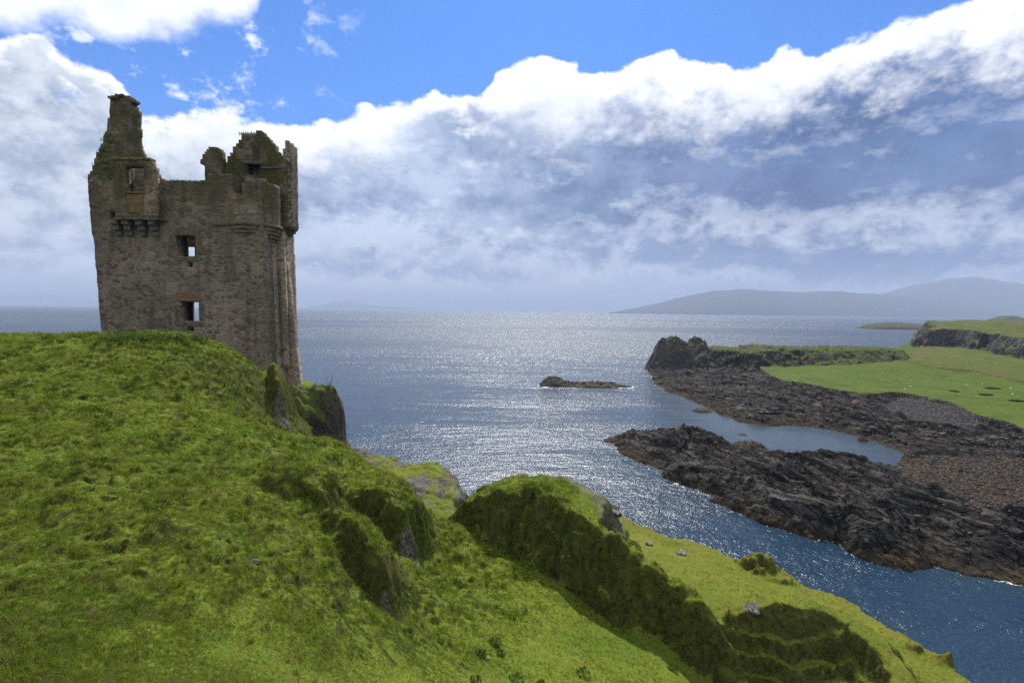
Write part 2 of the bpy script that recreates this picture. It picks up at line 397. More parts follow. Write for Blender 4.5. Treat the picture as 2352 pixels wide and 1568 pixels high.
def mat_coast():
    m, b = mat_new('coast_ground'); p = b.geo('Position'); px, py, pz = b.sep(p)
    sm = b.sep(b.geo('Normal'))[2]
    ca, sa = math.cos(COAST_ANG), math.sin(COAST_ANG)
    al = px * ca + py * sa; ac = py * ca - px * sa
    st = b.noise(b.vec(al * 0.16, ac * 0.9, pz * 0.8), 1.0, 6, 0.68)
    n1 = b.noise(p, 0.12, 5, 0.6); n2 = b.noise(p, 0.9, 5, 0.7); n3 = b.noise(p, 3.0, 3, 0.7)
    rock = b.mix(st.step(0.36, 0.66), (0.006, 0.006, 0.007), (0.125, 0.114, 0.100))
    rock = b.mix((n1 * .6 + n2 * .4).step(0.46, 0.58) * 0.85, rock, (0.012, 0.012, 0.014))
    rock = b.mix(n3.step(0.62, 0.75) * 0.5, rock, (0.15, 0.14, 0.13))
    cr = b.voro(b.vm('ADD', b.vec(al * 0.22, ac * 0.85, pz * 0.6), b.vm('MULTIPLY', b.noise(p, 0.5, 3, out='Color'), (0.9, 0.9, 0.9))), 1.0, 'DISTANCE_TO_EDGE').step(0.07, 0.01)
    rock = b.mix(cr * 0.85, rock, (0.004, 0.004, 0.005))
    # low rock: brown weed; upper rock: lichen flecks
    weed = b.mix(n2.step(0.35, 0.7), (0.022, 0.016, 0.008), (0.100, 0.073, 0.042))
    lowm = (pz + (n2 - 0.5) * 2.2 + (n1 - 0.5) * 4.0).step(2.0, 0.4)
    c = b.mix(lowm * 0.85, rock, weed)
    li = n2.step(0.66, 0.74) * n1.step(0.45, 0.6) * pz.step(2.0, 3.2)
    c = b.mix(li * 0.8, c, (0.23, 0.23, 0.10))
    peb = b.attr('pebble'); pv = b.voro(p, 1.9, 'F1', 'Color'); pe = b.voro(p, 1.9, 'F1', 'Distance')
    pcx = b.sep(pv)
    wet = b.attr('brown')
    pebc = b.mix(pcx[0], (0.030, 0.029, 0.029), (0.15, 0.138, 0.128))
    pebc = b.mix(wet * pcx[1].step(0.2, 0.7), pebc, (0.105, 0.056, 0.024))
    pebc = b.mix(pe.step(0.38, 0.62), pebc, (0.018, 0.016, 0.015))
    c = b.mix(peb, c, pebc)
    g = b.attr('grass')
    gc = b.mix(n1.step(0.35, 0.65), (0.058, 0.098, 0.008), (0.092, 0.124, 0.011))
    gc = b.mix(n2.step(0.42, 0.68) * 0.7, gc, (0.028, 0.046, 0.007))
    gc = b.mix(n1.step(0.58, 0.66) * 0.5, gc, (0.075, 0.070, 0.018))
    gc = b.mix(b.attr('ochre') * n1.step(0.3, 0.6) * 0.7, gc, (0.110, 0.078, 0.030))
    steep = (sm + (n2 - 0.5) * 0.3).step(0.86, 0.66)
    c = b.mix(g * (1.0 - steep), c, gc)
    hgt = st * 0.8 - cr * 0.5 + n2 * 0.5 + n3 * 0.15
    hb = hgt * (1.0 - g * 0.8)
    s = principled(b, c, 0.8, b.bump(hb, 1.0, 1.3), 0.06)
    finish(b, s.outputs[0]); return m
def mat_rock(name, a, c2, moss=0.5, scale=1.0):
    m, b = mat_new(name); p = b.geo('Position'); sm = b.sep(b.geo('Normal'))[2]; pz = b.sep(p)[2]
    n1 = b.noise(p, 0.5 * scale, 5, 0.65); n2 = b.noise(p, 2.4 * scale, 5, 0.7)
    c = b.mix((n1 * 0.5 + n2 * 0.5).step(0.38, 0.64), a, c2)
    gm = 0.0 * n1 if moss == 0 else (sm + (n1 - 0.5) * 0.9 + (n2 - 0.5) * 0.5).step(0.62 - moss * 0.5, 0.95 - moss * 0.4)
    c = b.mix(gm * (0.35 + 0.65 * moss), c, b.mix(n2, (0.040, 0.055, 0.010), (0.085, 0.100, 0.016)))
    s = principled(b, c, 0.92, b.bump(n2 * 0.12 / scale + n1 * 0.2 / scale, 0.8, 1.0), 0.15)
    finish(b, s.outputs[0]); return m
def mat_boulders():
    m, b = mat_new('boulders'); r = X(b.nt, b.new('ShaderNodeObjectInfo').outputs['Random']); n = b.noise(b.geo('Position'), 2.5, 3)
    c = b.mix(r, (0.020, 0.019, 0.018), (0.115, 0.105, 0.094)); c = b.mix(r.gt(0.8) * 0.8, c, (0.125, 0.072, 0.034)); c = b.mix(n.step(0.45, 0.7) * 0.5, c, (0.03, 0.028, 0.025))
    s = principled(b, c, 0.85, None, 0.1); finish(b, s.outputs[0]); return m
def mat_simple(name, c1, c2, scale=5.0, rough=0.9):
    m, b = mat_new(name); n = b.noise(b.geo('Position'), scale, 4, 0.6)
    s = principled(b, b.mix(n.step(0.3, 0.7), c1, c2), rough, None, 0.15); finish(b, s.outputs[0]); return m
def mat_leaf(name, c1, c2):
    m, b = mat_new(name); n = b.noise(b.geo('Position'), 9.0, 2); c = b.mix(n.step(0.3, 0.7), c1, c2)
    d = b.new('ShaderNodeBsdfDiffuse'); b.link(c, d.inputs[0]); t = b.new('ShaderNodeBsdfTranslucent'); b.link(c, t.inputs[0])
    ms = b.new('ShaderNodeMixShader'); ms.inputs[0].default_value = 0.4; b.link(d.outputs[0], ms.inputs[1]); b.link(t.outputs[0], ms.inputs[2])
    finish(b, ms.outputs[0]); return m
def mat_water():
    m, b = mat_new('sea_water'); x, y, z = b.sep(b.geo('Position'))
    v = b.vec(x * 0.55 + y * 0.12, y * 1.0 - x * 0.15, 0.0)
    w1 = b.noise(v, 0.16, 3, 0.55); w2 = b.noise(v, 0.75, 4, 0.6); w3 = b.noise(v, 3.0, 2, 0.6)
    slick = b.noise(b.vec(x * 0.0028 + 3.0, y * 0.009, 0.0), 1.0, 4, 0.6)
    slick2 = b.noise(b.vec(x * 0.02, y * 0.07, 2.0), 1.0, 3, 0.6)
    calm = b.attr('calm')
    amp = (0.35 + slick.step(0.35, 0.62) * 0.65) * (0.55 + slick2.step(0.3, 0.7) * 0.6) * (1.0 - calm * 0.93)
    h = (w1 * 0.9 + w2 * 0.54 + w3 * 0.10) * amp
    deep = b.mix(slick, (0.003, 0.020, 0.046), (0.004, 0.027, 0.058))
    shal = b.attr('shallow')
    col = b.mix(shal, deep, (0.014, 0.040, 0.048))
    col = b.mix(calm * 0.8, col, (0.050, 0.066, 0.080))  # calm inlet: sky sheen put into the base colour as a paler tone
    fn = b.noise(b.vec(x, y, 0.0), 0.9, 5, 0.7)
    fo = (b.attr('foam') + (fn - 0.60) * 1.5).step(0.38, 0.58)
    col = b.mix(fo, col, (0.75, 0.78, 0.80))
    far = y.step(130.0, 520.0)   # far out single waves are smaller than one sample: give each its own tilt
    nv = b.sep(b.noise(v, 1.3, 2, 0.6, out='Color')); slick3 = b.noise(b.vec(x * 0.0005 + 7.0, y * 0.0024, 4.0), 1.0, 3, 0.55)
    ka = (0.35 + slick3.step(0.36, 0.56)) * (0.5 + slick2.step(0.3, 0.7) * 0.7) * 3.6
    wave = b.vm('NORMALIZE', b.vec((nv[0] - 0.5) * ka, (nv[1] - 0.5) * ka, 1.0), (0.0, 0.0, 0.0))
    nm = b.vm('NORMALIZE', b.vm('ADD', b.vm('MULTIPLY', b.bump(h, 1.0, 1.0), b.vec(1.0 - far, 1.0 - far, 1.0 - far)), b.vm('MULTIPLY', wave, b.vec(far, far, far))), (0.0, 0.0, 0.0))
    p = principled(b, col, 0.12, nm, 0.5); p.inputs['IOR'].default_value = 1.33
    b.link(fo * 0.6 + 0.26 + far * 0.10 - calm * 0.08, p.inputs['Roughness'])
    finish(b, p.outputs[0]); return m

# ------------------------------------------------------------------ near land: hillside, ridge, terrace, ledge
def xyz(pts): return [tuple(P(*p)) for p in pts]
HILL = TPS(xyz([
    (-150, 1568, 6), (0, 1568, 6.5), (300, 1568, 7), (600, 1568, 8.5), (850, 1568, 11), (1100, 1568, 14.5), (1350, 1568, 18.5), (1620, 1568, 22.5),
    (0, 1350, 10), (300, 1350, 10.5), (600, 1350, 12.2), (800, 1360, 15.5), (960, 1450, 17.5), (1050, 1400, 20.5), (1250, 1450, 21.5),
    (0, 1170, 15), (300, 1170, 15.6), (600, 1170, 17.5), (750, 1200, 20.5), (940, 1285, 23.7), (1020, 1300, 26.5), (1230, 1312, 27.7), (1400, 1425, 25), (1500, 1460, 24),
    (0, 1000, 21), (300, 1000, 22.5), (550, 1010, 26), (730, 1060, 28), (850, 1120, 29), (1000, 1194, 34), (1050, 1205, 32.5), (1110, 1240, 30.5),
    (0, 880, 29), (250, 880, 30), (450, 890, 33), (560, 900, 36), (640, 985, 36.5), (680, 992, 38), (780, 1022, 36), (830, 1052, 34), (900, 1112, 31), (945, 1175, 29),
    (0, 772, 39), (120, 772, 40), (230, 772, 40.5), (370, 776, 40.5), (470, 786, 40.5), (520, 801, 40.2), (570, 826, 40), (605, 855, 39.6),
]) + [(-60, 30, H - 2.2), (-45, 20, H - 3.2), (-25, 5, H - 2.4), (-80, 50, H - 3.0), (-34, 38, H - 3.7), (-26, 38, H - 3.9), (-38, 46, H - 4.3), (-29, 46, H - 5.0), (-24, 45, H - 6.3), (-21, 45.5, H - 8.5), (-20.5, 52, H - 8.8), (-36, 57, H - 4.6),
      (-18, 42, H - 9.6), (-15, 36, H - 9.8), (-18, 35.5, H - 6.4), (-16.5, 32.4, H - 4.6), (0, 0, H - 1.75), (-3, -4, H - 1.2), (4, 0, H - 3.6), (0.2, 3, H - 3.2), (5, 8, H - 7.0), (8, 10, H - 10.5), (9, 3, H - 7)])
RIDGE = [(1040, 1178, 33.6, .2), (1075, 1140, 33.2, .5), (1120, 1118, 32.9, .9), (1180, 1106, 32.6, 1.3), (1268, 1106, 31.8, 1.3), (1325, 1142, 30.2, .9), (1352, 1195, 28.3, .5),
         (1400, 1250, 26.8, .4), (1450, 1290, 25.8, .5), (1500, 1322, 25.3, .35), (1545, 1356, 24.9, .5), (1585, 1385, 24.4, .4), (1622, 1416, 23.9, .45), (1660, 1482, 23.2, .3), (1688, 1568, 22.3, .3), (1730, 1700, 20.5, .3)]
RXYZ = xyz([r[:3] for r in RIDGE]); RZ = [q[2] for q in RXYZ]; RW = [r[3] for r in RIDGE]
HILLPOLY = [(-130, 62), (-60, 62), (-38, 61), (-22, 58), (-17.6, 52), (-16.5, 45), (-14.2, 38), (-12.7, 33)] + [tuple(P(*p))[:2] for p in
            [(690, 988, 38.2), (780, 1024, 36.4), (830, 1054, 34.4), (900, 1114, 31.4), (948, 1176, 29.6), (975, 1190, 33), (1005, 1194, 34.6)]] + \
           [(q[0], q[1]) for q in RXYZ] + [(12.5, 9), (12, -8), (-130, -8)]
TERR = TPS(xyz([(1340, 1205, 58), (1385, 1186, 59), (1440, 1194, 58), (1530, 1231, 55), (1620, 1256, 52.5), (1700, 1287, 50), (1790, 1322, 47), (1900, 1362, 44), (1970, 1400, 41), (2050, 1442, 38), (2150, 1505, 34.5), (2250, 1568, 31), (2400, 1680, 26.5),
                (1450, 1260, 50), (1500, 1300, 46), (1600, 1330, 43.5), (1650, 1400, 38.5), (1710, 1345, 42.5), (1850, 1390, 41), (1990, 1470, 35.5), (2080, 1530, 32.5)]) +
           [(6, 20, H - 21.5), (12, 19, H - 21.5), (9.5, 23.2, H - 19.5), (4, 32, H - 18.3)])
TERRPOLY = [tuple(P(*p))[:2] for p in [(1320, 1205, 59), (1345, 1190, 60), (1390, 1184, 59.5), (1440, 1191, 58.5), (1480, 1212, 57), (1530, 1230, 55.5), (1620, 1254, 53), (1700, 1285, 50.5), (1790, 1320, 47.5), (1850, 1345, 45.5), (1900, 1360, 44.4),
            (1970, 1398, 41.3), (2050, 1440, 38.3), (2150, 1503, 34.7), (2250, 1566, 31.2), (2400, 1680, 26.7)]] + [(19, 10), (4, 10), (1, 30), (2, 40)]
HUMP = xyz([(1690, 1418, 35.2), (1725, 1400, 35.4), (1770, 1386, 35.4), (1870, 1402, 35.2), (1955, 1436, 34.2), (2010, 1482, 32.6), (2052, 1535, 31), (2085, 1610, 29)])
LEDGE = TPS(xyz([(780, 1030, 66), (830, 1040, 62), (900, 1062, 61), (960, 1072, 60), (1000, 1070, 59), (1040, 1095, 57.5), (1064, 1132, 56), (1050, 1150, 52), (950, 1158, 48), (900, 1110, 52), (850, 1085, 55), (1000, 1130, 52), (960, 1180, 44)]))
LEDGEPOLY = [tuple(P(*p))[:2] for p in [(760, 1030, 68), (830, 1034, 64), (900, 1054, 62.5), (960, 1070, 61), (1002, 1068, 59.8), (1040, 1092, 58), (1068, 1130, 56.3), (1060, 1150, 52), (1010, 1185, 42), (930, 1200, 36), (800, 1120, 44)]]

def nose(x, y, hgt, xr, yf, slope, wl, wb, wr=0.35, wf=0.45, jag=0.5, seed=3):
    """a bank with a steep front (towards -Y) and a steep right end, running out to the left and to the back"""
    j = jag * fbm(x, y, 1.1, 3, seed=seed)
    front = yf - slope * (x - xr)
    a = sstep(y + j, front - wf, front + wf); r = sstep(xr - x + j, -wr, wr)
    l = sstep(x, xr - wl, xr - wl * 0.25); k = 1 - sstep(y, front + wb * 0.3, front + wb)
    return hgt * a * r * l * k
def near_height(x, y):
    z = HILL(x, y)
    s = S
    z = z + nose(x, y, 1.75, -3.55, 23.7 * s, 0.55, 3.6, 6.0, seed=3)
    z = z + nose(x, y, 1.35, -3.10, 16.9 * s, 0.75, 3.4, 3.2, seed=5)
    z = z + nose(x, y, 0.85, -5.75, 20.3 * s, 0.35, 3.6, 3.0, seed=7)
    z = z + nose(x, y, 0.85, -6.25, 23.4 * s, 0.30, 1.6, 2.4, seed=9)
    z = z + nose(x, y, 1.5, -12.9, 37.6 * s, 1.2, 2.6, 3.0, wr=0.25, seed=11)
    z = z + nose(x, y, 0.35, -9.5, 14.5 * s, 0.1, 2.2, 1.6, seed=13) + nose(x, y, 0.3, -7.0, 13.2 * s, 0.2, 1.8, 1.4, seed=15)
    d = sdist(x, y, HILLPOLY)
    jag = fbm(x, y, 2.2, 4, seed=21)
    dd = np.maximum(d + 0.5 * jag * sstep(d, -0.5, 1.5), 0)
    z = z - np.where(d > -0.5, 1.9 * dd + 0.25 * np.minimum(dd, 1) ** 2, 0)
    # ridge with a steep near face
    rd, rz, rw = seg_dist(x, y, RXYZ, (RZ, RW))
    q = np.maximum(rd + 0.75 * fbm(x, y, 4.2, 2, seed=30) + 0.42 * fbm(x, y, 1.5, 4, seed=31) + 0.10 * ridged(x, y, 0.6, 2, seed=33) - rw, 0)
    prof = rz + 0.12 * fbm(x, y, 1.2, 3, seed=35) - 0.10 * np.minimum(rd, 3) ** 2 * 0.4 - 2.1 * np.maximum(q - 0.12, 0) - 0.9 * np.minimum(q, 0.12)
    prof = prof + 0.135 * np.sin(6.283 * (prof / 0.85 + 0.9 * fbm(x, y, 2.6, 2, seed=38))) * sstep(q, 0.1, 0.5)      # trodden ledges across the face
    z = smax(z, prof, 0.12)
    for px, py, yy, hh, w in ((1130, 1190, 30.4, .4, .9), (1235, 1220, 29.3, .6, 1.3), (1330, 1280, 27.7, .55, 1.1), (1395, 1330, 26.4, .5, .8), (1440, 1385, 25.6, .6, 1.1), (1500, 1380, 25.0, .45, .7), (1560, 1445, 24.3, .6, 1.0), (1615, 1505, 23.4, .5, .9)):
        q = P(px, py, yy); r = np.hypot(x - q[0], y - q[1]) / w + 0.45 * fbm(x, y, 1.0, 3, seed=37); z = z + hh * sstep(r, 1.1, 0.15)
    # terrace below the ridge
    t = TERR(x, y)
    td = sdist(x, y, TERRPOLY); tj = np.maximum(td + 0.8 * fbm(x, y, 3.0, 4, seed=41), 0)
    hd, hz = seg_dist(x, y, HUMP, ([q[2] for q in HUMP],))
    hp = hz + 0.3 - 1.18 * np.maximum(hd + 0.7 * fbm(x, y, 2.2, 4, seed=43) - 0.3, 0)
    hp = hp + 0.16 * np.sin(6.283 * (hp / 0.95 + 1.0 * fbm(x, y, 3.2, 2, seed=46))) * sstep(hd, 0.4, 1.0)
    t = smax(t, hp, 0.3)
    for px, py, yy, hh, w in ((1405, 1212, 54, 0.9, 1.4), (1395, 1178, 59, 0.8, 1.1), (1738, 1300, 48, 0.9, 1.5), (1772, 1324, 47.0, 0.6, 1.9), (2195, 1514, 33.6, 0.32, 1.2), (2160, 1528, 33.4, 0.45, 0.6), (2100, 1500, 35, .35, .5), (1540, 1240, 53, .25, 1.2)):
        q = P(px, py, yy); r = np.hypot(x - q[0], (y - q[1]) * 1.2) / w + 0.5 * fbm(x, y, 0.9, 3, seed=45)
        t = t + hh * sstep(r, 1.15, 0.15)
    t = t - np.where(td > -1, 2.4 * tj, 0)
    e = LEDGE(x, y) + 0.9 * np.maximum(fbm(x, y, 3.2, 4, seed=51), 0) + 0.25 * ridged(x, y, 1.2, 3, seed=52)
    ed = sdist(x, y, LEDGEPOLY); e = e - np.where(ed > -1, 1.6 * np.maximum(ed + 1.0 * fbm(x, y, 2.4, 4, seed=53), 0), 0)
    out = np.maximum(np.maximum(t, e), z)
    return out, d, td, ed, (e > z) & (e > t), (t > z) & (t > e)
def near_detail(x, y, z, d, on_e, on_t):
    """tussocks and hummocks"""
    dist = np.hypot(x, y)
    rough = sstep(x - 0.42 * (y - 14), 0.0, -4.0)                   # left hillside is tussocky, the hollow is smooth
    rough = np.where(on_e, 0.6, np.where(on_t, 0.35, 0.25 + 0.75 * rough))
    h1 = np.abs(gnoise(x * 1.05, y * 1.05, 63)); h2 = np.abs(gnoise(x * 2.3 + 5, y * 2.3, 64))
    n = 0.20 * fbm(x, y, 2.6, 3, seed=61) + 0.27 * np.minimum(h1, 0.4) + 0.26 * np.minimum(h2, 0.4) + 0.045 * fbm(x, y, 0.26, 2, seed=65) + 0.05 * np.abs(gnoise(x * 5.1, y * 5.1, 66)) - 0.11
    pits = -0.13 * sstep(fbm(x, y, 0.42, 2, seed=67), 0.30, 0.52) * sstep(fbm(x, y, 3.0, 2, seed=68), -0.1, 0.3)
    return z + rough * (n + pits)

def build_near():
    us = np.linspace(-1.35, 1.12, 1050); ls = np.linspace(math.log(1.7), math.log(66.0), 1150)
    U, L = np.meshgrid(us, ls); y = np.exp(L); x = U * y
    y = y - 0.7
    z, d, td, ed, on_e, on_t = near_height(x, y)
    z = near_detail(x, y, z, d, on_e, on_t)
    z = np.maximum(z, -3.0)
    gx = np.gradient(z, axis=1) / np.gradient(x, axis=1)
    gy = np.gradient(z, axis=0) / np.gradient(y, axis=0)
    slope = np.hypot(gx, gy)
    rock = np.zeros_like(z)
    rock = np.maximum(rock, sstep(slope, 1.6, 3.0) * 0.34)
    rock = np.where(on_e, np.maximum(rock, 0.75 * sstep(fbm(x, y, 3.0, 4, seed=71), 0.0, 0.25) + sstep(slope, 0.45, 1.0) * 0.5), rock)
    rock = np.where((d > 0.6) & ~on_e & ~on_t, np.maximum(rock, 0.5), rock)
    # bare rock showing on the noses of the banks
    for px, py, yy, w in ((940, 1272, 23.6, 0.55), (888, 1335, 17.0, 0.22), (650, 970, 37.8, 0.6), (1405, 1214, 54, 1.2), (1392, 1182, 59, 1.0), (1725, 1400, 35.3, .6)):
        q = P(px, py, yy); r = np.hypot(x - q[0], y - q[1]); rock = np.maximum(rock, 0.75 * sstep(r, w, w * 0.4))
    ochre = np.where(on_t, 0.6 + 0.4 * sstep(-td, 3.0, 0.5), np.where(on_e, 0.35, 0))
    ochre = np.maximum(ochre, sstep(np.abs(x + 2.9 - 0.1 * y), 1.2, 0.2) * 0)
    me = mesh_np('grassy_hillside', np.stack([x, y, z], -1).reshape(-1, 3), grid_quads(*z.shape), attrs={'rock': rock, 'ochre': ochre})
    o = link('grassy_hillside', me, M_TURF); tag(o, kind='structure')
    NEAR.update(u=us, l=ls, z=z, gx=gx, gy=gy, d=d, td=td, on_e=on_e.astype(np.float32), on_t=on_t.astype(np.float32))
    return o
NEAR = {}
def near_sample(x, y, *keys):
    fu = (x / (y + 0.7) - NEAR['u'][0]) / (NEAR['u'][1] - NEAR['u'][0]); fl = (np.log(y + 0.7) - NEAR['l'][0]) / (NEAR['l'][1] - NEAR['l'][0])
    i = np.clip(fl.astype(int), 0, len(NEAR['l']) - 2); j = np.clip(fu.astype(int), 0, len(NEAR['u']) - 2); a = fl - i; b_ = fu - j
    return [NEAR[k][i, j] * (1 - a) * (1 - b_) + NEAR[k][i, j + 1] * (1 - a) * b_ + NEAR[k][i + 1, j] * a * (1 - b_) + NEAR[k][i + 1, j + 1] * a * b_ for k in keys]

# ------------------------------------------------------------------ coast across the water
COAST_ANG = math.atan2((G(2340, 1300) - G(1500, 1030)).y, (G(2340, 1300) - G(1500, 1030)).x)
LANDPOLY = [tuple(G(*p))[:2] for p in [(1484, 846), (1496, 862), (1503, 880), (1530, 898), (1580, 915), (1640, 944), (1700, 968), (1760, 977), (1830, 978), (1890, 984), (1950, 997), (2000, 1008), (2045, 1026), (2078, 1045), (2062, 1068), (2010, 1068),
            (1940, 1052), (1880, 1046), (1820, 1048), (1750, 1046), (1690, 1040), (1640, 1018), (1590, 996), (1530, 990), (1450, 992), (1412, 1003), (1404, 1014), (1428, 1043), (1470, 1060), (1520, 1078), (1590, 1096), (1640, 1118), (1690, 1146), (1760, 1164),
            (1810, 1188), (1850, 1206), (1900, 1226), (1960, 1248), (2010, 1262), (2068, 1264), (2100, 1282), (2140, 1294), (2200, 1316), (2270, 1330), (2352, 1346), (2560, 1400), (2900, 1480)]] + \
           [(300, 60), (520, 200), (760, 600), (760, 770), (600, 770), (400, 517), (300, 392), (240, 334), (180, 322), (130, 316), (104, 312), (84, 303)]
GRASSPOLY = [tuple(G(px, py, 4.5))[:2] for px, py in [(1768, 867), (1800, 876), (1850, 884), (1900, 893), (1960, 902), (2010, 906), (2050, 903), (2085, 906), (2130, 914), (2180, 924), (2215, 940), (2245, 955), (2300, 966), (2352, 985), (2480, 1010), (2800, 1040)]] + \
            [(420, 200), (760, 600), (600, 780), (400, 520), (300, 395), (235, 330), (170, 300), (130, 285)]
PEBPOLY = [tuple(G(px, py, 1.5))[:2] for px, py in [(2052, 1078), (2085, 1048), (2130, 1040), (2200, 1050), (2300, 1060), (2400, 1068), (2600, 1120), (2500, 1190), (2352, 1200), (2270, 1185), (2190, 1165), (2120, 1130), (2075, 1105)]]
SHINGLE = [tuple(G(px, py, 3.0))[:2] for px, py in [(2020, 935), (2060, 912), (2120, 912), (2180, 925), (2220, 945), (2280, 968), (2230, 985), (2150, 975), (2080, 960)]]
REEF = [(1425, 1005, 1.0), (1450, 996, 2.2), (1505, 990, 4.0), (1560, 988, 5.0), (1595, 990, 4.6), (1640, 1020, 3.6), (1690, 1045, 3.2), (1760, 1062, 3.6), (1840, 1052, 4.2), (1900, 1050, 4.6), (1960, 1056, 4.4), (2010, 1086, 4.2), (2060, 1120, 3.4)]
BLOCK = [(1600, 1060, 3.0), (1700, 1090, 3.2), (1800, 1135, 3.6), (1880, 1140, 4.4), (1945, 1142, 4.6), (1995, 1155, 4.5), (2025, 1195, 3.6)]
BACKRIDGE = [(1645, 803, 12.5), (1700, 806, 12.5), (1740, 808, 12.5), (1790, 800, 14), (1850, 803, 13.5), (1920, 805, 13.5), (1960, 803, 14), (2010, 803, 13.5), (2055, 806, 13), (2085, 822, 10), (2100, 846, 5)]
def gz(pts): return [tuple(G(*p)) for p in pts]
HEAD_BASE = [tuple(G(px, py, 8))[:2] for px, py in [(2098, 800), (2110, 806), (2180, 806), (2215, 812), (2250, 814), (2300, 824), (2352, 832), (2500, 850), (2800, 900)]] + [(700, 420), (760, 760), (590, 745), (395, 505), (305, 394)]
def coast_height(x, y):
    d = -sdist(x, y, LANDPOLY)
    ca, sa = math.cos(COAST_ANG), math.sin(COAST_ANG)
    al, ac = x * ca + y * sa, y * ca - x * sa
    strata = ridged(al * 0.22, ac, 3.0, 4, 0.55, seed=81)
    lump = fbm(x, y, 9, 5, 0.55, seed=83)
    dj = d + 1.4 * fbm(x, y, 5, 4, 0.6, seed=82)
    gd = -sdist(x, y, GRASSPOLY) + 1.6 * fbm(x, y, 12, 4, seed=85)
    g = sstep(gd, -0.3, 0.5)
    z = np.where(dj > 0, 0.15 + 2.3 * (1 - np.exp(-np.maximum(dj, 0) / 9.0)) + 0.018 * np.clip(d, 0, 90), 0.45 * dj)
    reef = gz(REEF); rd, rz = seg_dist(x, y, reef, ([q[2] for q in reef],))
    z = np.maximum(z, rz - 0.42 * np.maximum(rd - 2.0 + 2.2 * lump, 0) - 0.3)
    bl = gz(BLOCK); bd, bz = seg_dist(x, y, bl, ([q[2] for q in bl],))
    z = np.maximum(z, bz - 0.8 * np.maximum(bd - 2.0 + 3.4 * lump + 1.5 * strata, 0))
    k = sstep(dj, -1.0, 2.5)
    peb = sstep(-sdist(x, y, PEBPOLY) + 1.6 * fbm(x, y, 5, 3, seed=91), -0.5, 1.0)
    shi = sstep(-sdist(x, y, SHINGLE) + 2.2 * fbm(x, y, 9, 3, seed=93), -0.5, 1.5) * (1 - g)
    rockm = k * (1 - g) * (1 - 0.85 * peb) * (1 - 0.85 * shi)
    w1 = (ac + 5 * fbm(al * .35, ac, 9, 3, seed=131)) / 4.6; w2 = (ac + 2.2 * fbm(al * .4, ac, 4, 3, seed=132)) / 1.7
    led = (lambda t: (1 - t) * sstep(t, 0, 0.22))(w1 - np.floor(w1)) * 1.5 * sstep(fbm(x, y, 16, 2, seed=133), -0.35, 0.15) + (lambda t: (1 - t) * sstep(t, 0, 0.3))(w2 - np.floor(w2)) * 0.55
    z = z + rockm * (led - 0.6) + rockm * (0.45 * strata + 1.1 * np.maximum(lump, -0.3) + 0.30 * ridged(al * .45, ac, 1.7, 4, 0.6, seed=95) + 0.10 * ridged(x, y, 0.8, 2, seed=96))
    z = z + peb * 0.12 * fbm(x, y, 0.9, 2, seed=97)
    flat = 4.6 + 0.012 * np.clip(y - 150, 0, 400) + 0.35 * fbm(x, y, 30, 3, seed=87)
    up_ = sstep(x - 0.62 * (y - 240) - 120, 0, 60) * sstep(y, 190, 260) * 2.8 + 0.5 * sstep(y, 220, 260) * np.maximum(fbm(x, y, 9, 4, seed=89), 0)
    bank = [tuple(G(px, py, 5.5))[:2] for px, py in ((2075, 848), (2150, 858), (2230, 864), (2352, 882), (2480, 905), (2800, 950))]
    bk = -sdist(x, y, bank + [(760, 500), (700, 760), (330, 420)]) + 1.5 * fbm(x, y, 8, 3, seed=88)
    up_ = up_ + 1.1 * sstep(bk, 0, 1.6)
    z = z * (1 - g) + (flat + up_) * g
    br = gz(BACKRIDGE); rd, rz = seg_dist(x, y, br, ([q[2] for q in br],))
    nr = fbm(x, y, 6, 5, 0.6, seed=99)
    inridge = inside(x, y, [(q[0], q[1]) for q in br] + [(222, 322), (172, 314), (120, 308), (96, 298)])
    back = np.maximum(rd - 26, 0) * 0.6
    rq = np.where(inridge, back, np.maximum(rd - 1.5 + 4.2 * nr, 0) * (1.15 - 0.62 * sstep(x, 95, 165)))
    rtop = rz + 1.2 * nr + 0.5 * ridged(x, y, 5, 3, seed=103) - rq
    onr = rtop > z; z = np.maximum(z, rtop)
    hd = -sdist(x, y, HEAD_BASE) + 9.0 * fbm(x, y, 34, 3, seed=104) + 4.5 * fbm(x, y, 12, 4, seed=105) + 1.6 * ridged(x, y, 5, 3, seed=107)
    htop = 22.0 + 0.012 * np.clip(y - 330, 0, 300) + 3.4 * fbm(x, y, 45, 4, seed=109) + 0.8 * fbm(x, y, 8, 3, seed=110) - 1.5 * sstep(x - 0.5 * y, 130, 80)
    hz_ = np.where(hd > 0, 8 + (htop - 8) * np.clip(hd / 9.0, 0, 1) ** 0.75, -5)
    onh = (hz_ > z) & (hd > 0); z = np.where(onh, hz_, z)
    grass = np.where(onr, 0.85 * sstep(nr, -0.35, 0.05) * sstep(x, 62, 120), g); grass = np.where(onh, 1.0, grass)
    z = np.where(d < -6, -3, z)
    och = g * sstep(bk, 0, 1.0) * (0.35 + 0.65 * sstep(bk, 26, 4) * sstep(x, 175, 215)) + 0.3 * onr + 0.6 * onh * sstep(fbm(x, y, 40, 3, seed=111), -0.1, .3)
    return z, d, np.clip(grass, 0, 1), np.clip(peb + shi, 0, 1), peb, np.clip(och, 0, 1)
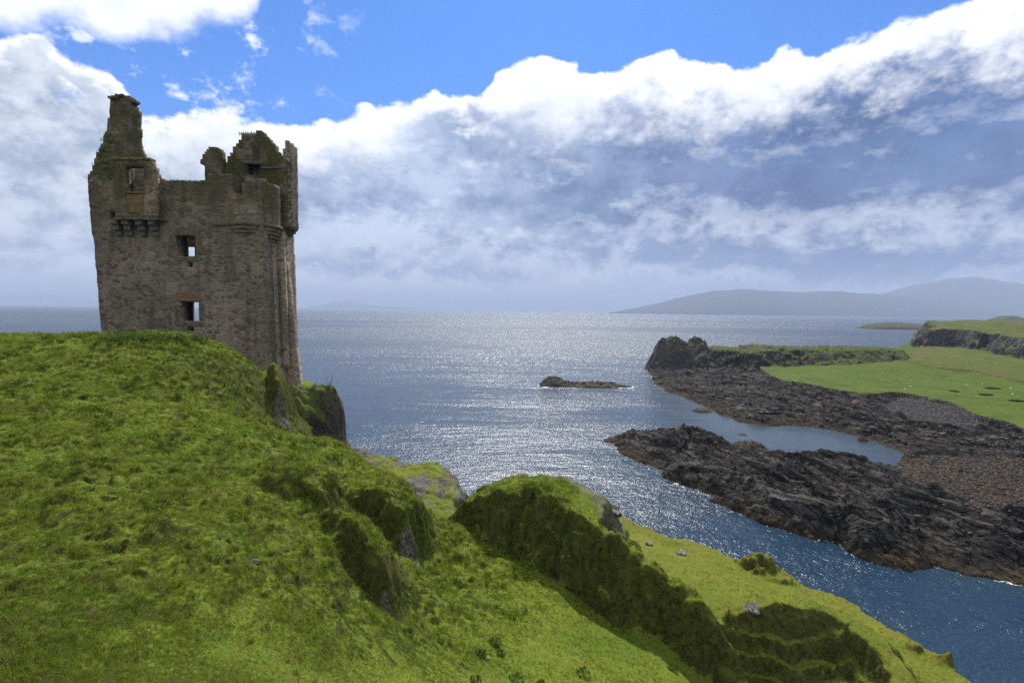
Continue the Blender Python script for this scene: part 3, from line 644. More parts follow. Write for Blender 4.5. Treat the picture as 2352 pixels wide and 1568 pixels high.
def build_coast():
    us = np.linspace(0.12, 1.35, 1150); ls = np.linspace(math.log(46.0), math.log(640.0), 1100)
    U, L = np.meshgrid(us, ls); y = np.exp(L); x = U * y
    z, d, gr, pb, br, och = coast_height(x, y)
    q = grid_quads(*z.shape); keep = (z.ravel()[q] > -0.9).any(1); q = q[keep]
    used = np.unique(q); mp = np.zeros(z.size, np.int64); mp[used] = np.arange(len(used))
    me = mesh_np('rocky_shore', np.stack([x, y, z], -1).reshape(-1, 3)[used], mp[q], attrs={k: v.ravel()[used] for k, v in (('grass', gr), ('pebble', pb), ('brown', br), ('ochre', och))})
    tag(link('rocky_shore', me, M_COAST), kind='structure')

def build_sea():
    # fine polar sheet near, coarse rings out to the horizon
    us = np.linspace(-1.5, 1.6, 700); ls = np.r_[np.linspace(math.log(24.0), math.log(700.0), 620), np.linspace(math.log(730.0), math.log(40000.0), 60)]
    U, L = np.meshgrid(us, ls); y = np.exp(L); x = U * y; z = np.zeros_like(x)
    d = sdist(x, y, LANDPOLY); cm = (d < 12) & (y < 420); dep = np.full(x.shape, 9.0); dep[cm] = -coast_height(x[cm], y[cm])[0]
    foam = np.where(dep > -0.3, np.exp(-np.maximum(dep, 0) / 0.30), 0)
    ca, sa = math.cos(COAST_ANG), math.sin(COAST_ANG)
    # surf only where the open water meets the rock: the seaward face of the reef
    lag = [tuple(G(*p))[:2] for p in [(1500, 870), (1640, 940), (1850, 975), (2000, 1000), (2100, 1045), (2060, 1080), (1900, 1065), (1700, 1055), (1600, 1010), (1560, 990), (1540, 950)]]
    inl = inside(x, y, lag)
    foam = np.where(inl, foam * 0.35, foam) * (0.35 + 0.9 * sstep(fbm(x, y, 7, 3, seed=121), -0.25, 0.3))
    foam = foam * 0.72; foam[y > 600] = 0
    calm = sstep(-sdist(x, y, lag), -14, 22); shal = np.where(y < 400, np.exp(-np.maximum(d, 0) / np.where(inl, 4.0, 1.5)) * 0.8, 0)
    edge = [tuple(P(*p))[:2] for p in [(1900, 1362, 44), (2050, 1442, 38), (2250, 1568, 31), (2500, 1750, 25)]]
    nd = seg_dist(x, y, edge); shal = np.maximum(shal, 0.75 * sstep(nd, 34, 8) * sstep(fbm(x, y, 10, 3, seed=123), -0.25, 0.3))
    for q, w in SKERRY_SPOTS:
        r = np.hypot(x - q[0], y - q[1]) - w; foam = np.maximum(foam, np.exp(-np.maximum(r, 0) / 1.2) * 0.9 * sstep(fbm(x, y, 4, 3, seed=125), -0.2, .3))
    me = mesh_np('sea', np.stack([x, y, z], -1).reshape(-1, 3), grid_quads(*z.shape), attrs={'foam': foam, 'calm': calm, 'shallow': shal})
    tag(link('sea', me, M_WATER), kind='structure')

# ------------------------------------------------------------------ rocks standing in the sea, hills beyond it
def profile_rock(name, pts, Y, depth, mat, zbase=0.0, seed=1, nx=90, ny=44, rough=0.12, power=0.55):
    """a rock whose skyline follows pts (photo pixels at real depth Y) and which is DEPTH metres thick"""
    w = [PR(px, py, Y) for px, py in pts]; xs = np.array([p.x for p in w]); zs = np.array([p.z for p in w])
    x0, x1 = xs[0], xs[-1]; hgt = max(zs.max() - zbase, 0.2)
    gx, gt = np.meshgrid(np.linspace(x0, x1, nx), np.linspace(-1, 1, ny))
    wid = 0.35 + 0.65 * np.sqrt(np.clip(1 - (2 * (gx - x0) / (x1 - x0) - 1) ** 2, 0, 1))
    gy = gt * depth * 0.5 * wid
    sc = hgt * 0.8
    wx = gx + 0.5 * hgt * rough * 3 * fbm(gx, gy, sc, 3, seed=seed)
    pr = np.interp(wx - 0.5 * hgt * rough * 3 * fbm(gx, gy * 0, sc, 3, seed=seed), xs, zs) - zbase
    z = pr * np.clip(1 - np.abs(gt) ** 1.6, 0, 1) ** power
    z = z + hgt * rough * (fbm(gx, gy, sc, 5, 0.6, seed=seed + 4) + 0.5 * ridged(gx, gy, sc * 0.5, 3, seed=seed + 9)) * np.clip((1 - np.abs(gt)) * 2, 0, 1)
    z = np.where((np.abs(gt) > 0.985) , -0.8, z); z[:, 0] = np.minimum(z[:, 0], -0.2); z[:, -1] = np.minimum(z[:, -1], -0.2)
    cx, cz = (x0 + x1) / 2, zbase
    v = np.stack([gx - cx, gy, z], -1).reshape(-1, 3)
    me = mesh_np(name, v, grid_quads(*z.shape)); o = link(name, me, mat); o.location = (cx, Y, cz); return o
SKERRIES = [  # name, skyline, real depth, thickness, label
    ('skerry', [(1238, 887), (1247, 876), (1260, 868), (1275, 865), (1290, 871), (1306, 878), (1322, 883), (1342, 879), (1366, 879), (1392, 880), (1418, 885), (1440, 888), (1458, 891)], 222, 11, 'long low dark rock islet alone in the open channel, humped at its left end', 1),
    ('skerry', [(1688, 1024), (1700, 1016), (1722, 1014), (1745, 1020), (1764, 1033)], 121, 7, 'oval weed brown rock islet in the calm inlet behind the reef', 3),
    ('skerry', [(1690, 1000), (1698, 997), (1710, 996), (1718, 1001)], 136, 3.0, 'tiny pale rock breaking the calm inlet above the oval islet', 4),
    ('skerry', [(1590, 943), (1602, 938), (1620, 939), (1636, 945)], 168, 4, 'thin dark rock just off the weedy shore at the inlet mouth', 5),
    ('skerry', [(1972, 1008), (1978, 1003), (1986, 1003), (1992, 1009)], 131, 2.4, 'round black boulder in the shallows at the inner edge of the inlet', 6)]
SKERRY_SPOTS = []
for nm, pts, Y, dep, lab, sd in SKERRIES[:1]:
    a, c = PR(*pts[0], Y), PR(*pts[-1], Y); n = max(2, int((c.x - a.x) / 5))
    for k in range(n): SKERRY_SPOTS.append(((a.x + (c.x - a.x) * (k + .5) / n, Y - dep * .15), dep * 0.35))

def hill_range(name, pts, Y, depth, mat, seed):
    return profile_rock(name, pts, Y, depth, mat, 0.0, seed, 220, 40, 0.035, 0.8)

# ------------------------------------------------------------------ the ruined tower
def shell(name, a, z, solid, fmap, mat, parent, rough=0.045, seed=1, top=None):
    """a masonry shell: cells a x z, solid where SOLID says, thickness and shape given by fmap(a, t, z); t = 0 outside, 1 inside"""
    a = np.asarray(a, float); z = np.asarray(z, float); na, nz = len(a) - 1, len(z) - 1
    ac = (a[:-1] + a[1:]) / 2; zc = (z[:-1] + z[1:]) / 2
    M = solid(*np.meshgrid(ac, zc, indexing='ij')).astype(bool)
    A, Z = np.meshgrid(a, z, indexing='ij')
    vs = []
    for t in (0.0, 1.0):
        x, y, zz = fmap(A, t, Z)
        n1 = fbm(x * 1.0 + y, zz * 1.3, 0.42, 2, seed=seed); n2 = fbm(x + y + 31, zz, 0.6, 2, seed=seed + 5); n3 = fbm(x - y + 11, zz, 0.5, 2, seed=seed + 9)
        vs.append(np.stack([x + rough * n1 * 1.5, y + rough * n2 * 1.5, zz + rough * n3], -1).reshape(-1, 3))
    N = (na + 1) * (nz + 1); v = np.concatenate(vs)
    i = np.arange(N).reshape(na + 1, nz + 1); q = []
    Mp = np.pad(M, 1)
    for k in range(na):
        for l in range(nz):
            if not M[k, l]: continue
            p00, p10, p11, p01 = i[k, l], i[k + 1, l], i[k + 1, l + 1], i[k, l + 1]
            q.append((p00, p10, p11, p01)); q.append((p00 + N, p01 + N, p11 + N, p10 + N))
            if not Mp[k, l + 1]: q.append((p00, p01, p01 + N, p00 + N))
            if not Mp[k + 2, l + 1]: q.append((p10, p10 + N, p11 + N, p11))
            if not Mp[k + 1, l]: q.append((p00, p00 + N, p10 + N, p10))
            if not Mp[k + 1, l + 2]: q.append((p01, p11, p11 + N, p01 + N))
    me = mesh_np(name, v, np.array(q), smooth=False)
    return link(name, me, mat, parent)
def brk(lo, hi, step, extra=()):
    n = max(1, int(round((hi - lo) / step))); b = list(np.linspace(lo, hi, n + 1))
    for e in extra:
        if lo < e < hi:
            b = [q for q in b if abs(q - e) > step * 0.3 or q in extra or q in (lo, hi)] + [e]
    return sorted(set(round(q, 4) for q in b))
def blockmesh(name, boxes, mat, parent, sub=0.3, rough=0.03, seed=3):
    """small dressed stones: boxes (x0,x1,y0,y1,z0,z1), corners rounded off by noise"""
    bm = bmesh.new()
    for x0, x1, y0, y1, z0, z1 in boxes:
        r = bmesh.ops.create_cube(bm, size=1.0, matrix=Matrix.Translation(((x0 + x1) / 2, (y0 + y1) / 2, (z0 + z1) / 2)) @ Matrix.Diagonal((x1 - x0, y1 - y0, z1 - z0, 1)))
    bmesh.ops.bevel(bm, geom=bm.edges[:], offset=0.035, segments=1, affect='EDGES')
    bmesh.ops.subdivide_edges(bm, edges=[e for e in bm.edges if e.calc_length() > sub], cuts=2, use_grid_fill=True)
    co = np.array([v.co[:] for v in bm.verts])
    n = fbm(co[:, 0] + co[:, 1], co[:, 2], 0.4, 2, seed=seed); n2 = fbm(co[:, 0] - co[:, 1] + 9, co[:, 2], 0.4, 2, seed=seed + 2)
    for v, a_, b_ in zip(bm.verts, n, n2): v.co.x += rough * a_; v.co.y += rough * b_; v.co.z += rough * 0.5 * (a_ - b_)
    me = bpy.data.meshes.new(name); bm.to_mesh(me); bm.free()
    return link(name, me, mat, parent)
def blades_mesh(name, pts, mat, parent=None, h=0.18, n=8, spread=0.12, w=0.012, seed=1):
    r = np.random.default_rng(seed); V = []; F = []
    for (x, y, z) in pts:
        for _ in range(n):
            an = r.uniform(0, 6.283); bx, by = x + r.normal(0, spread), y + r.normal(0, spread); hh = h * r.uniform(0.5, 1.2); le = r.uniform(0.2, 0.8) * hh
            dx, dy = math.cos(an), math.sin(an); k = len(V); ww = w
            V += [(bx - dy * ww, by + dx * ww, z - 0.03), (bx + dy * ww, by - dx * ww, z - 0.03), (bx + dx * le * .4 + dy * ww * .7, by + dy * le * .4 - dx * ww * .7, z + hh * .6), (bx + dx * le * .4 - dy * ww * .7, by + dy * le * .4 + dx * ww * .7, z + hh * .6), (bx + dx * le, by + dy * le, z + hh), (bx + dx * le, by + dy * le, z + hh)]
            F += [(k, k + 1, k + 2, k + 3), (k + 3, k + 2, k + 4, k + 5)]
    V = np.array(V); V[5::6] += 0.002
    return link(name, mesh_np(name, V, F, True), mat, parent)

def build_tower():
    Yf, Yb, T = 46.06, 52.8, 1.6  # tower depths and sizes here were scaled up together about the camera
    root = bpy.data.objects.new('castle_tower', None); COL.objects.link(root)
    root.location = PR(420, 775, Yf)
    tag(root, 'ruined roofless stone tower house with jagged gables on the grassy clifftop', 'ruined castle')
    inv = -Vector(root.location)
    mk = lambda o: (setattr(o, 'location', inv), o)[1]
    zz = lambda px, py, Y=Yf: PR(px, py, Y).z
    zlo = H - 13.0
    ya, yb_ = zz(420, 772), zz(420, 420)
    def xl(z):
        z = np.minimum(z, yb_); return -36.23 - 0.62 * (z - ya) / (yb_ - ya) - 0.14 * (z > zz(215, 537))
    def xr(z): return -21.59 - 0.34 * (z - ya) / (yb_ - ya)
    def xpx(px, Y=Yf): return (PR(px, 600, Y).x)
    # fraction along the front wall of a photo column (at mid height)
    def fr(px, py=600):
        p = PR(px, py, Yf); return (p.x - xl(p.z)) / (xr(p.z) - xl(p.z))
    def front_map(A, t, Z):
        return xl(Z) + A * (xr(Z) - xl(Z)), np.full_like(A, Yf) + t * T, Z
    holes = [(fr(405, 565), fr(450, 565), zz(430, 589), zz(430, 541)), (fr(415, 715), fr(456.5, 715), zz(430, 738), zz(430, 692)),
             (fr(429, 608), fr(442, 608), zz(436, 614), zz(436, 602)), (fr(430, 756), fr(446, 756), zz(438, 760), zz(438, 751)), (fr(246, 494), fr(265, 494), zz(255, 503), zz(255, 486))]
    ex = sorted({h[0] for h in holes} | {h[1] for h in holes} | {fr(262, 430), fr(357, 430), fr(478, 430), fr(535, 430)}); ez = sorted({h[2] for h in holes} | {h[3] for h in holes})
    a = brk(0, 1, 0.024, ex); z = brk(zlo, zz(400, 388), 0.34, ez)
    tp = [(0, 411), (fr(225, 415), 411), (fr(262, 415), 412), (fr(360, 415), 419), (fr(420, 415), 418), (fr(474, 415), 415), (fr(478, 410), 400), (fr(500, 400), 391), (fr(530, 400), 398), (fr(536, 440), 440), (1, 440)]
    def solid(A, Z):
        t = np.interp(A, [q[0] for q in tp], [zz(420, q[1]) for q in tp]) + 0.14 * gnoise(A * 40, A * 0 + 3.3, 5)
        m = Z < t
        for h in holes: m &= ~((A > h[0]) & (A < h[1]) & (Z > h[2]) & (Z < h[3]))
        return m
    mk(shell('front_wall', a, z, solid, front_map, M_STONE, root, 0.05, 1))
    # far wall, with the openings that line up
    bh = [(xpx(431, Yb - 0.84), xpx(448.5, Yb - 0.84), PR(440, 588.5, Yb - 0.84).z, PR(440, 567, Yb - 0.84).z), (xpx(440.5, Yb - 0.84), xpx(458, Yb - 0.84), PR(448, 738, Yb - 0.84).z, PR(448, 694, Yb - 0.84).z), (xpx(433, Yb - 0.84), xpx(441, Yb - 0.84), PR(437, 612, Yb - 0.84).z, PR(437, 603, Yb - 0.84).z)]
    def soldb(A, Z):
        m = Z < zz(420, 424, Yb) + 0.15 * gnoise(A * .8, A * 0 + 1.3, 8)
        for h in bh: m &= ~((A > h[0]) & (A < h[1]) & (Z > h[2]) & (Z < h[3]))
        return m
    mk(shell('rear_wall', brk(-38.7, -21.9, 0.42, [h[0] for h in bh] + [h[1] for h in bh]), brk(zlo, zz(420, 410, Yb), 0.39, [h[2] for h in bh] + [h[3] for h in bh]), soldb, lambda A, t, Z: (A, np.full_like(A, Yb) - 0.6 - t * 0.3, Z), M_STONE, root, 0.02, 2))
    # left wall with its gable and chimney
    Xl = -37.03
    gp = [(Yf, 411), (Yf + 0.21, 402), (Yf + 0.63, 375), (Yf + 1.12, 345), (Yf + 1.54, 322), (Yf + 1.89, 303), (Yf + 2.03, 274), (Yf + 2.1, 222), (Yf + 2.7, 225), (Yf + 2.74, 231), (Yf + 3.2, 235), (Yf + 3.3, 248), (Yf + 3.78, 256), (Yf + 3.808, 288), (Yf + 3.99, 300), (Yf + 4.13, 342), (Yf + 4.48, 350), (Yf + 4.9, 362), (Yf + 5.32, 374), (Yf + 5.74, 388), (Yf + 6.23, 400), (Yf + 6.72, 414)]
    gy = [q[0] for q in gp]; gz_ = [PR(290, q[1], q[0]).z for q in gp]
    ztop = PR(290, 226, Yf + 2.1).z; xo_t = PR(253, 240, Yf + 2.1).x; xi_t = PR(326, 250, Yf + 3.7).x
    def lmap(A, t, Z):
        k = np.clip((Z - yb_) / (ztop - yb_), 0, 1)
        outer = (xl(Z) - 0.04) * (1 - k) + xo_t * k
        return outer + t * (1.75 * (1 - k) + (xi_t - xo_t) * k), A, Z
    zt = max(gz_)
    mk(shell('gable_wall', brk(Yf + 0.028, Yb, 0.21), brk(zlo, zt, 0.30), lambda A, Z: Z < np.interp(A, gy, gz_) + 0.5 * gnoise(A * 1.6, Z * 0 + 2, 4), lmap, M_STONE, root, 0.06, 3))
    Xc = xo_t
    cz0, cz1 = PR(285, 228, Yf + 2.1).z, PR(285, 218, Yf + 2.1).z
    blockmesh_o = blockmesh('chimney_cap', [(Xc - 0.10, Xc + 0.8, Yf + 1.932, Yf + 2.75, cz0, cz0 + 0.224), (Xc + 0.5, Xc + 1.3, Yf + 1.96, Yf + 2.7, cz0 + 0.231, cz1 + 0.028), (Xc + 1.5, Xc + 2.1, Yf + 2.3, Yf + 3.0, cz0 - 0.20, cz0 + 0.10)], M_STONE, root, 0.3, 0.09, 5); mk(blockmesh_o)
    # right-hand side wall, with the hanging shaft and the battered buttress
    X0 = -15.50
    def smap(A, t, Z): return xr(Z) - 0.08 - t * T, A, Z
    st = zz(640, 432, 47.6)
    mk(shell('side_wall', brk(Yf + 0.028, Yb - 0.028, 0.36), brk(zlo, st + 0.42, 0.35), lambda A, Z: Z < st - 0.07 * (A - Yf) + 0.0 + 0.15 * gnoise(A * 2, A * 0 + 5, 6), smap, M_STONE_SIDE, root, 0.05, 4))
    ys = Yf * 564 / 533 + .02
    zc0, zc1 = PR(650, 843, ys).z, PR(650, 531, ys).z
    def chmap(A, t, Z): return xr(Z) - 0.08 + A, np.full_like(A, ys) + t * 0.56, Z
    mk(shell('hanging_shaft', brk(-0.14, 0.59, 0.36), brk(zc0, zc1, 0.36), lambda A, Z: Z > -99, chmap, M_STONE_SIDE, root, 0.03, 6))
    yw = ys + 0.868; zw1 = PR(665, 600, yw).z; zw0 = PR(670, 905, yw).z
    def wmap(A, t, Z):
        k = np.clip((zw1 - Z) / (zw1 - zw0), 0, 1); return xr(Z) - 0.14 + A * (0.42 + 0.92 * k), np.full_like(A, yw) + t * 1.0, Z
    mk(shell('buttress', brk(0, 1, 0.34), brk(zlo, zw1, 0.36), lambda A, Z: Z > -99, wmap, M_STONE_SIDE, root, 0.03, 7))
    # round corner turret: ring moulding, corbel courses, broken parapet
    cx, cy, rr = PR(584, 500, 47.9).x, 47.9, 2.22
    def tmap_at(r0, th):
        def f(A, t, Z): return cx + (r0 - t * th) * np.sin(A), cy - (r0 - t * th) * np.cos(A), Z
        return f
    def tpx(A): return CX + FPX * (cx + rr * np.sin(A)) / (cy - rr * np.cos(A))
    tpr = [(470, 440), (500, 437), (538, 440), (545, 446), (566, 446), (568.5, 412), (571, 403), (600, 402), (618, 405), (640, 406), (660, 408)]
    tA = brk(-1.45, 2.3, 0.115); zring = PR(575, 508, 44.8).z
    mk(shell('corner_turret', tA, brk(zring - 0.14, PR(600, 400, 44.8).z, 0.28), lambda A, Z: Z < PR(600, 440, 44.8).z + (np.interp(tpx(A), [q[0] for q in tpr], [q[1] for q in tpr]) - 440) * -(44.8 / FPX) + 0.06 * gnoise(A * 6, A * 0, 3), tmap_at(rr, 0.77), M_STONE_TURRET, root, 0.04, 8))
    nz = 5
    for k in range(nz):
        r_ = (rr + 0.13, rr + 0.03, rr - 0.12, rr - 0.30, rr - 0.50)[k]; z1 = zring + 0.084 - k * 0.294
        mk(shell('turret_corbel_course', brk(-1.5, 2.4, 0.1), [z1 - 0.288, z1 - 0.144, z1], lambda A, Z: Z > -99, tmap_at(r_, 1.1), M_STONE_TURRET if k else M_STONE_DARK, root, 0.025, 9 + k))
    mk(blockmesh('string_course', [(PR(484, 500, Yf).x, PR(556, 500, Yf).x, Yf - 0.16, Yf + 0.2, zring - 0.2, zring + 0.08)], M_STONE_DARK, root, 0.4, 0.05, 12))
    # rear gable with its small window
    Yg = 49.4
    g2 = [(508, 384), (514, 377), (521, 366), (529, 352), (537, 340), (545, 328), (552, 319), (557, 311), (559, 307), (588, 306), (590, 300), (603, 300), (608, 309), (615, 317), (622, 327), (629, 338), (637, 350), (645, 358)]
    gx2 = [PR(p, 340, Yg).x for p, _ in g2]; gzz2 = [PR(p, q, Yg).z for p, q in g2]
    wx0, wx1, wz0, wz1 = PR(566, 390, Yg).x, PR(598, 390, Yg).x, PR(580, 402, Yg).z, PR(580, 377, Yg).z
    mk(shell('stair_gable', brk(gx2[0], gx2[-1] + 0.42, 0.27, (wx0, wx1)), brk(zz(560, 520, Yg), max(gzz2), 0.29, (wz0, wz1)), lambda A, Z: (Z < np.interp(A, gx2, gzz2)) & ~((A > wx0) & (A < wx1) & (Z > wz0) & (Z < wz1)), lambda A, t, Z: (A, Yg + t * 1.1 + A * 0, Z), M_STONE_GABLE, root, 0.05, 15))
    mk(blockmesh('window_backing', [(wx0 - 0.14, wx1 + 0.14, Yg + 1.008, Yg + 1.26, wz0 - 0.14, wz1 + 0.14)], M_STONE_DARK, root))  # backing slab added behind the opening so the window reads dark
    mk(blockmesh('gable_window_lintel', [(wx0 - 0.35, wx1 + 0.28, Yg - 0.07, Yg + 0.42, wz1 + 0.014, wz1 + 0.308)], M_STONE_DARK, root))
    mk(blockmesh('skewputt_ledge', [(PR(600, 382, Yg).x, PR(645, 382, Yg).x, Yg - 0.14, Yg + 0.28, PR(620, 388, Yg).z, PR(620, 384, Yg).z)], M_STONE_DARK, root))
    # broken stub of walling left of the gable
    s1 = [(461, 370), (464, 362), (469, 355), (475, 349), (480, 340), (485, 338), (500, 339), (503, 343), (505, 390)]
    sx = [PR(p, 370, 46.76).x for p, _ in s1]; sz = [PR(p, q, 46.76).z for p, q in s1]; zu = PR(465, 376, 46.76).z
    mk(shell('broken_merlon', brk(sx[0], sx[-1], 0.18), brk(zz(480, 440), max(sz), 0.21), lambda A, Z: (Z < np.interp(A, sx, sz)) & ((A > PR(470, 380, 46.76).x) | (Z > zu)), lambda A, t, Z: (A, 46.69 + t * 1.05 + A * 0, Z), M_STONE, root, 0.05, 16))
    # round turret on the far right corner
    c2x, c2y, r2 = PR(660, 450, 51.66).x, 51.66, 0.98
    def t2px(A): return CX + FPX * (c2x + r2 * np.sin(A)) / (c2y - r2 * np.cos(A))
    q2 = [(636, 372), (648, 366), (655, 356), (657, 345), (661, 338), (662, 326), (676, 328), (681, 333), (690, 336)]
    z2 = PR(660, 522, 51.1).z
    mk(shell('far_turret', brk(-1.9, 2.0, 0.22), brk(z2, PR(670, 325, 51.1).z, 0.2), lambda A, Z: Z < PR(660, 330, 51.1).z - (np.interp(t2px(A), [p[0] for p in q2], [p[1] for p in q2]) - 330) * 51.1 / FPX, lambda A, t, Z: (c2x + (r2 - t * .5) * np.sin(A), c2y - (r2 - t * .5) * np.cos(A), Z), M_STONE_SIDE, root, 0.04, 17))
    for k in range(3):
        r_ = (0.92, 0.73, 0.48)[k]
        mk(shell('far_turret_corbel', brk(-1.9, 2.0, 0.3), [z2 - 0.28 * (k + 1), z2 - 0.28 * k - .004], lambda A, Z: Z > -99, (lambda rq: lambda A, t, Z: (c2x + (rq - t * .4) * np.sin(A), c2y - (rq - t * .4) * np.cos(A), Z))(r_), M_STONE_DARK, root, 0.02, 18 + k))
    # dormer bay carried on corbels
    Yd = Yf - 0.80
    bx0, bx1 = PR(262, 430, Yd).x, PR(357, 430, Yd).x; bz0, bz1 = PR(300, 500, Yd).z, PR(300, 368, Yd).z
    ox0, ox1, oz0, oz1 = PR(290, 410, Yd).x, PR(331, 410, Yd).x, PR(310, 441, Yd).z, PR(310, 383, Yd).z
    mk(shell('dormer_bay', brk(bx0, bx1, 0.30, (ox0, ox1)), brk(bz0, bz1, 0.30, (oz0, oz1)), lambda A, Z: ~((A > ox0) & (A < ox1) & (Z > oz0) & (Z < oz1)) & ~((A > PR(345, 400, Yd).x) & (Z > PR(345, 384, Yd).z)), lambda A, t, Z: (A, Yd + t * 0.6 + A * 0, Z), M_STONE_TURRET, root, 0.05, 22))
    mk(shell('dormer_cheek', brk(Yd + 0.602, Yf + 0.84, 0.25), brk(bz0, bz1 - 0.07, 0.22), lambda A, Z: Z < bz1 - 0.21, lambda A, t, Z: (bx0 + .04 + t * .56, A, Z), M_STONE_TURRET, root, 0.04, 23))
    mk(shell('dormer_cheek', brk(Yd + 0.602, Yf + 0.84, 0.25), brk(bz0, bz1 - 0.56, 0.22), lambda A, Z: Z < bz1 - 0.7 - (A - Yd) * .5, lambda A, t, Z: (bx1 - .04 - t * .56, A, Z), M_STONE_TURRET, root, 0.04, 24))
    mk(blockmesh('dormer_lintel', [(bx0 - 0.084, PR(346, 370, Yd).x, Yd - 0.098, Yd + 0.7, bz1 + 0.007, bz1 + 0.224)], M_LICHEN, root))
    mk(blockmesh('dormer_sill', [(ox0 - 0.084, ox1 + 0.056, Yd - 0.14, Yd + 0.56, oz0 - 0.14, oz0 + 0.008)], M_LICHEN, root))
    mk(blockmesh('carved_panel', [(PR(292, 460, Yd).x, PR(330, 460, Yd).x, Yd - 0.063, Yd + 0.14, PR(310, 490, Yd).z, PR(310, 447, Yd).z)], M_PANEL, root))
    mk(blockmesh('bay_string_course', [(bx0 - 0.07, bx1 + 0.35, Yd - 0.14, Yf + 0.14, bz0 - 0.182, bz0 - 0.006)], M_STONE_DARK, root))
    for px in (275, 300, 332, 360):
        x = PR(px, 515, Yf).x; w = 0.29
        mk(blockmesh('corbel', [(x - w, x + w, Yf - 0.76, Yf + 0.14, bz0 - 0.56, bz0 - 0.188), (x - w + .01, x + w - .01, Yf - 0.54, Yf + 0.14, bz0 - 1.008, bz0 - 0.566), (x - w + .02, x + w - .02, Yf - 0.28, Yf + 0.14, bz0 - 1.428, bz0 - 1.014)], M_STONE_DARK, root, 0.3, 0.05, px))
    # window dressings on the front
    def dress(name, px0, px1, py0, py1, mat, out=.04):
        mk(blockmesh(name, [(PR(px0, (py0 + py1) / 2, Yf).x, PR(px1, (py0 + py1) / 2, Yf).x, Yf - out, Yf + 0.42, PR((px0 + px1) / 2, py1, Yf).z, PR((px0 + px1) / 2, py0, Yf).z)], mat, root, 0.3, 0.05, int(px0)))
    dress('window_lintel', 400, 460, 522, 540.5, M_STONE_DARK); dress('window_jamb', 389, 404.5, 541, 574, M_STONE_DARK); dress('window_jamb', 450.5, 462, 543, 560, M_STONE_DARK); dress('window_jamb', 450.5, 473, 563, 585, M_STONE_DARK)
    dress('window_sill', 400, 456, 589.5, 600, M_STONE_DARK); dress('window_lintel', 402, 462, 671, 691.5, M_RED); dress('window_jamb', 401, 414.5, 700, 735, M_STONE_DARK); dress('window_jamb', 457.2, 470, 695, 735, M_STONE_DARK); dress('window_sill', 404, 470, 738.5, 749, M_STONE_DARK)
    # turf on the wall heads
    r = np.random.default_rng(5); pts = []
    for px in np.arange(359, 476, 2.2):
        for _ in range(3): p = PR(px + r.uniform(-1, 1), 417, Yf + r.uniform(0.05, 1.4)); pts.append((p.x, p.y, zz(420, 418.5) - 0.04))
    for k in range(60):
        y = Yf + r.uniform(0.1, 1.8); pts.append((Xl + 0.25 + r.uniform(0.1, 1.5), y, float(np.interp(y, gy, gz_)) - 0.02))
    for px in np.arange(478, 530, 4): p = PR(px, 395, Yf + 0.7); pts.append((p.x, p.y, p.z - .1))
    for px in np.arange(552, 592, 4): p = PR(px, 310, Yg + 0.56); pts.append((p.x, p.y, p.z + .02))
    mk(blades_mesh('wall_top_turf', pts, M_TURFTOP, root, 0.28, 13, 0.15, 0.02, 3))
    pts2 = []
    for k in range(110):
        px = r.uniform(222, 268); py = r.uniform(352, 412); y = Yf + 0.7 + (412 - py) / 60 * .5; p = PR(px, py, y); pts2.append((p.x, p.y - .2, p.z))
    for k in range(130): pts2.append((Xl + r.uniform(.2, 2.1), Yf + r.uniform(.15, 1.4), zz(240, 411) + r.uniform(-.1, .2)))
    mk(blades_mesh('gable_ivy', pts2[110:], M_TURFTOP, root, 0.3, 10, 0.2, 0.022, 4))
    return root

# ------------------------------------------------------------------ grass and other plants
def tuft_source(name, n, radius, height, w, mat, seed, lean=0.7):
    r = np.random.default_rng(seed); pts = r.normal(0, radius * 0.5, (n, 2)); V = []; F = []
    for bx, by in pts:
        an = r.uniform(0, 6.283); h = height * r.uniform(0.45, 1.15); le = h * r.uniform(0.15, lean) * 1.2; dx, dy = math.cos(an), math.sin(an); ta = r.uniform(0, 6.283); tx, ty = math.cos(ta) * w, math.sin(ta) * w; k = len(V)
        V += [(bx - tx, by - ty, -0.02), (bx + tx, by + ty, -0.02), (bx + dx * le * .35 + tx * .8, by + dy * le * .35 + ty * .8, h * .6), (bx + dx * le * .35 - tx * .8, by + dy * le * .35 - ty * .8, h * .6), (bx + dx * le, by + dy * le, h * .97), (bx + dx * le - tx * .1, by + dy * le - ty * .1, h)]
        F += [(k, k + 1, k + 2, k + 3), (k + 3, k + 2, k + 4, k + 5)]
    me = mesh_np(name, V, F, True); me.materials.append(mat); return bpy.data.objects.new(name, me)
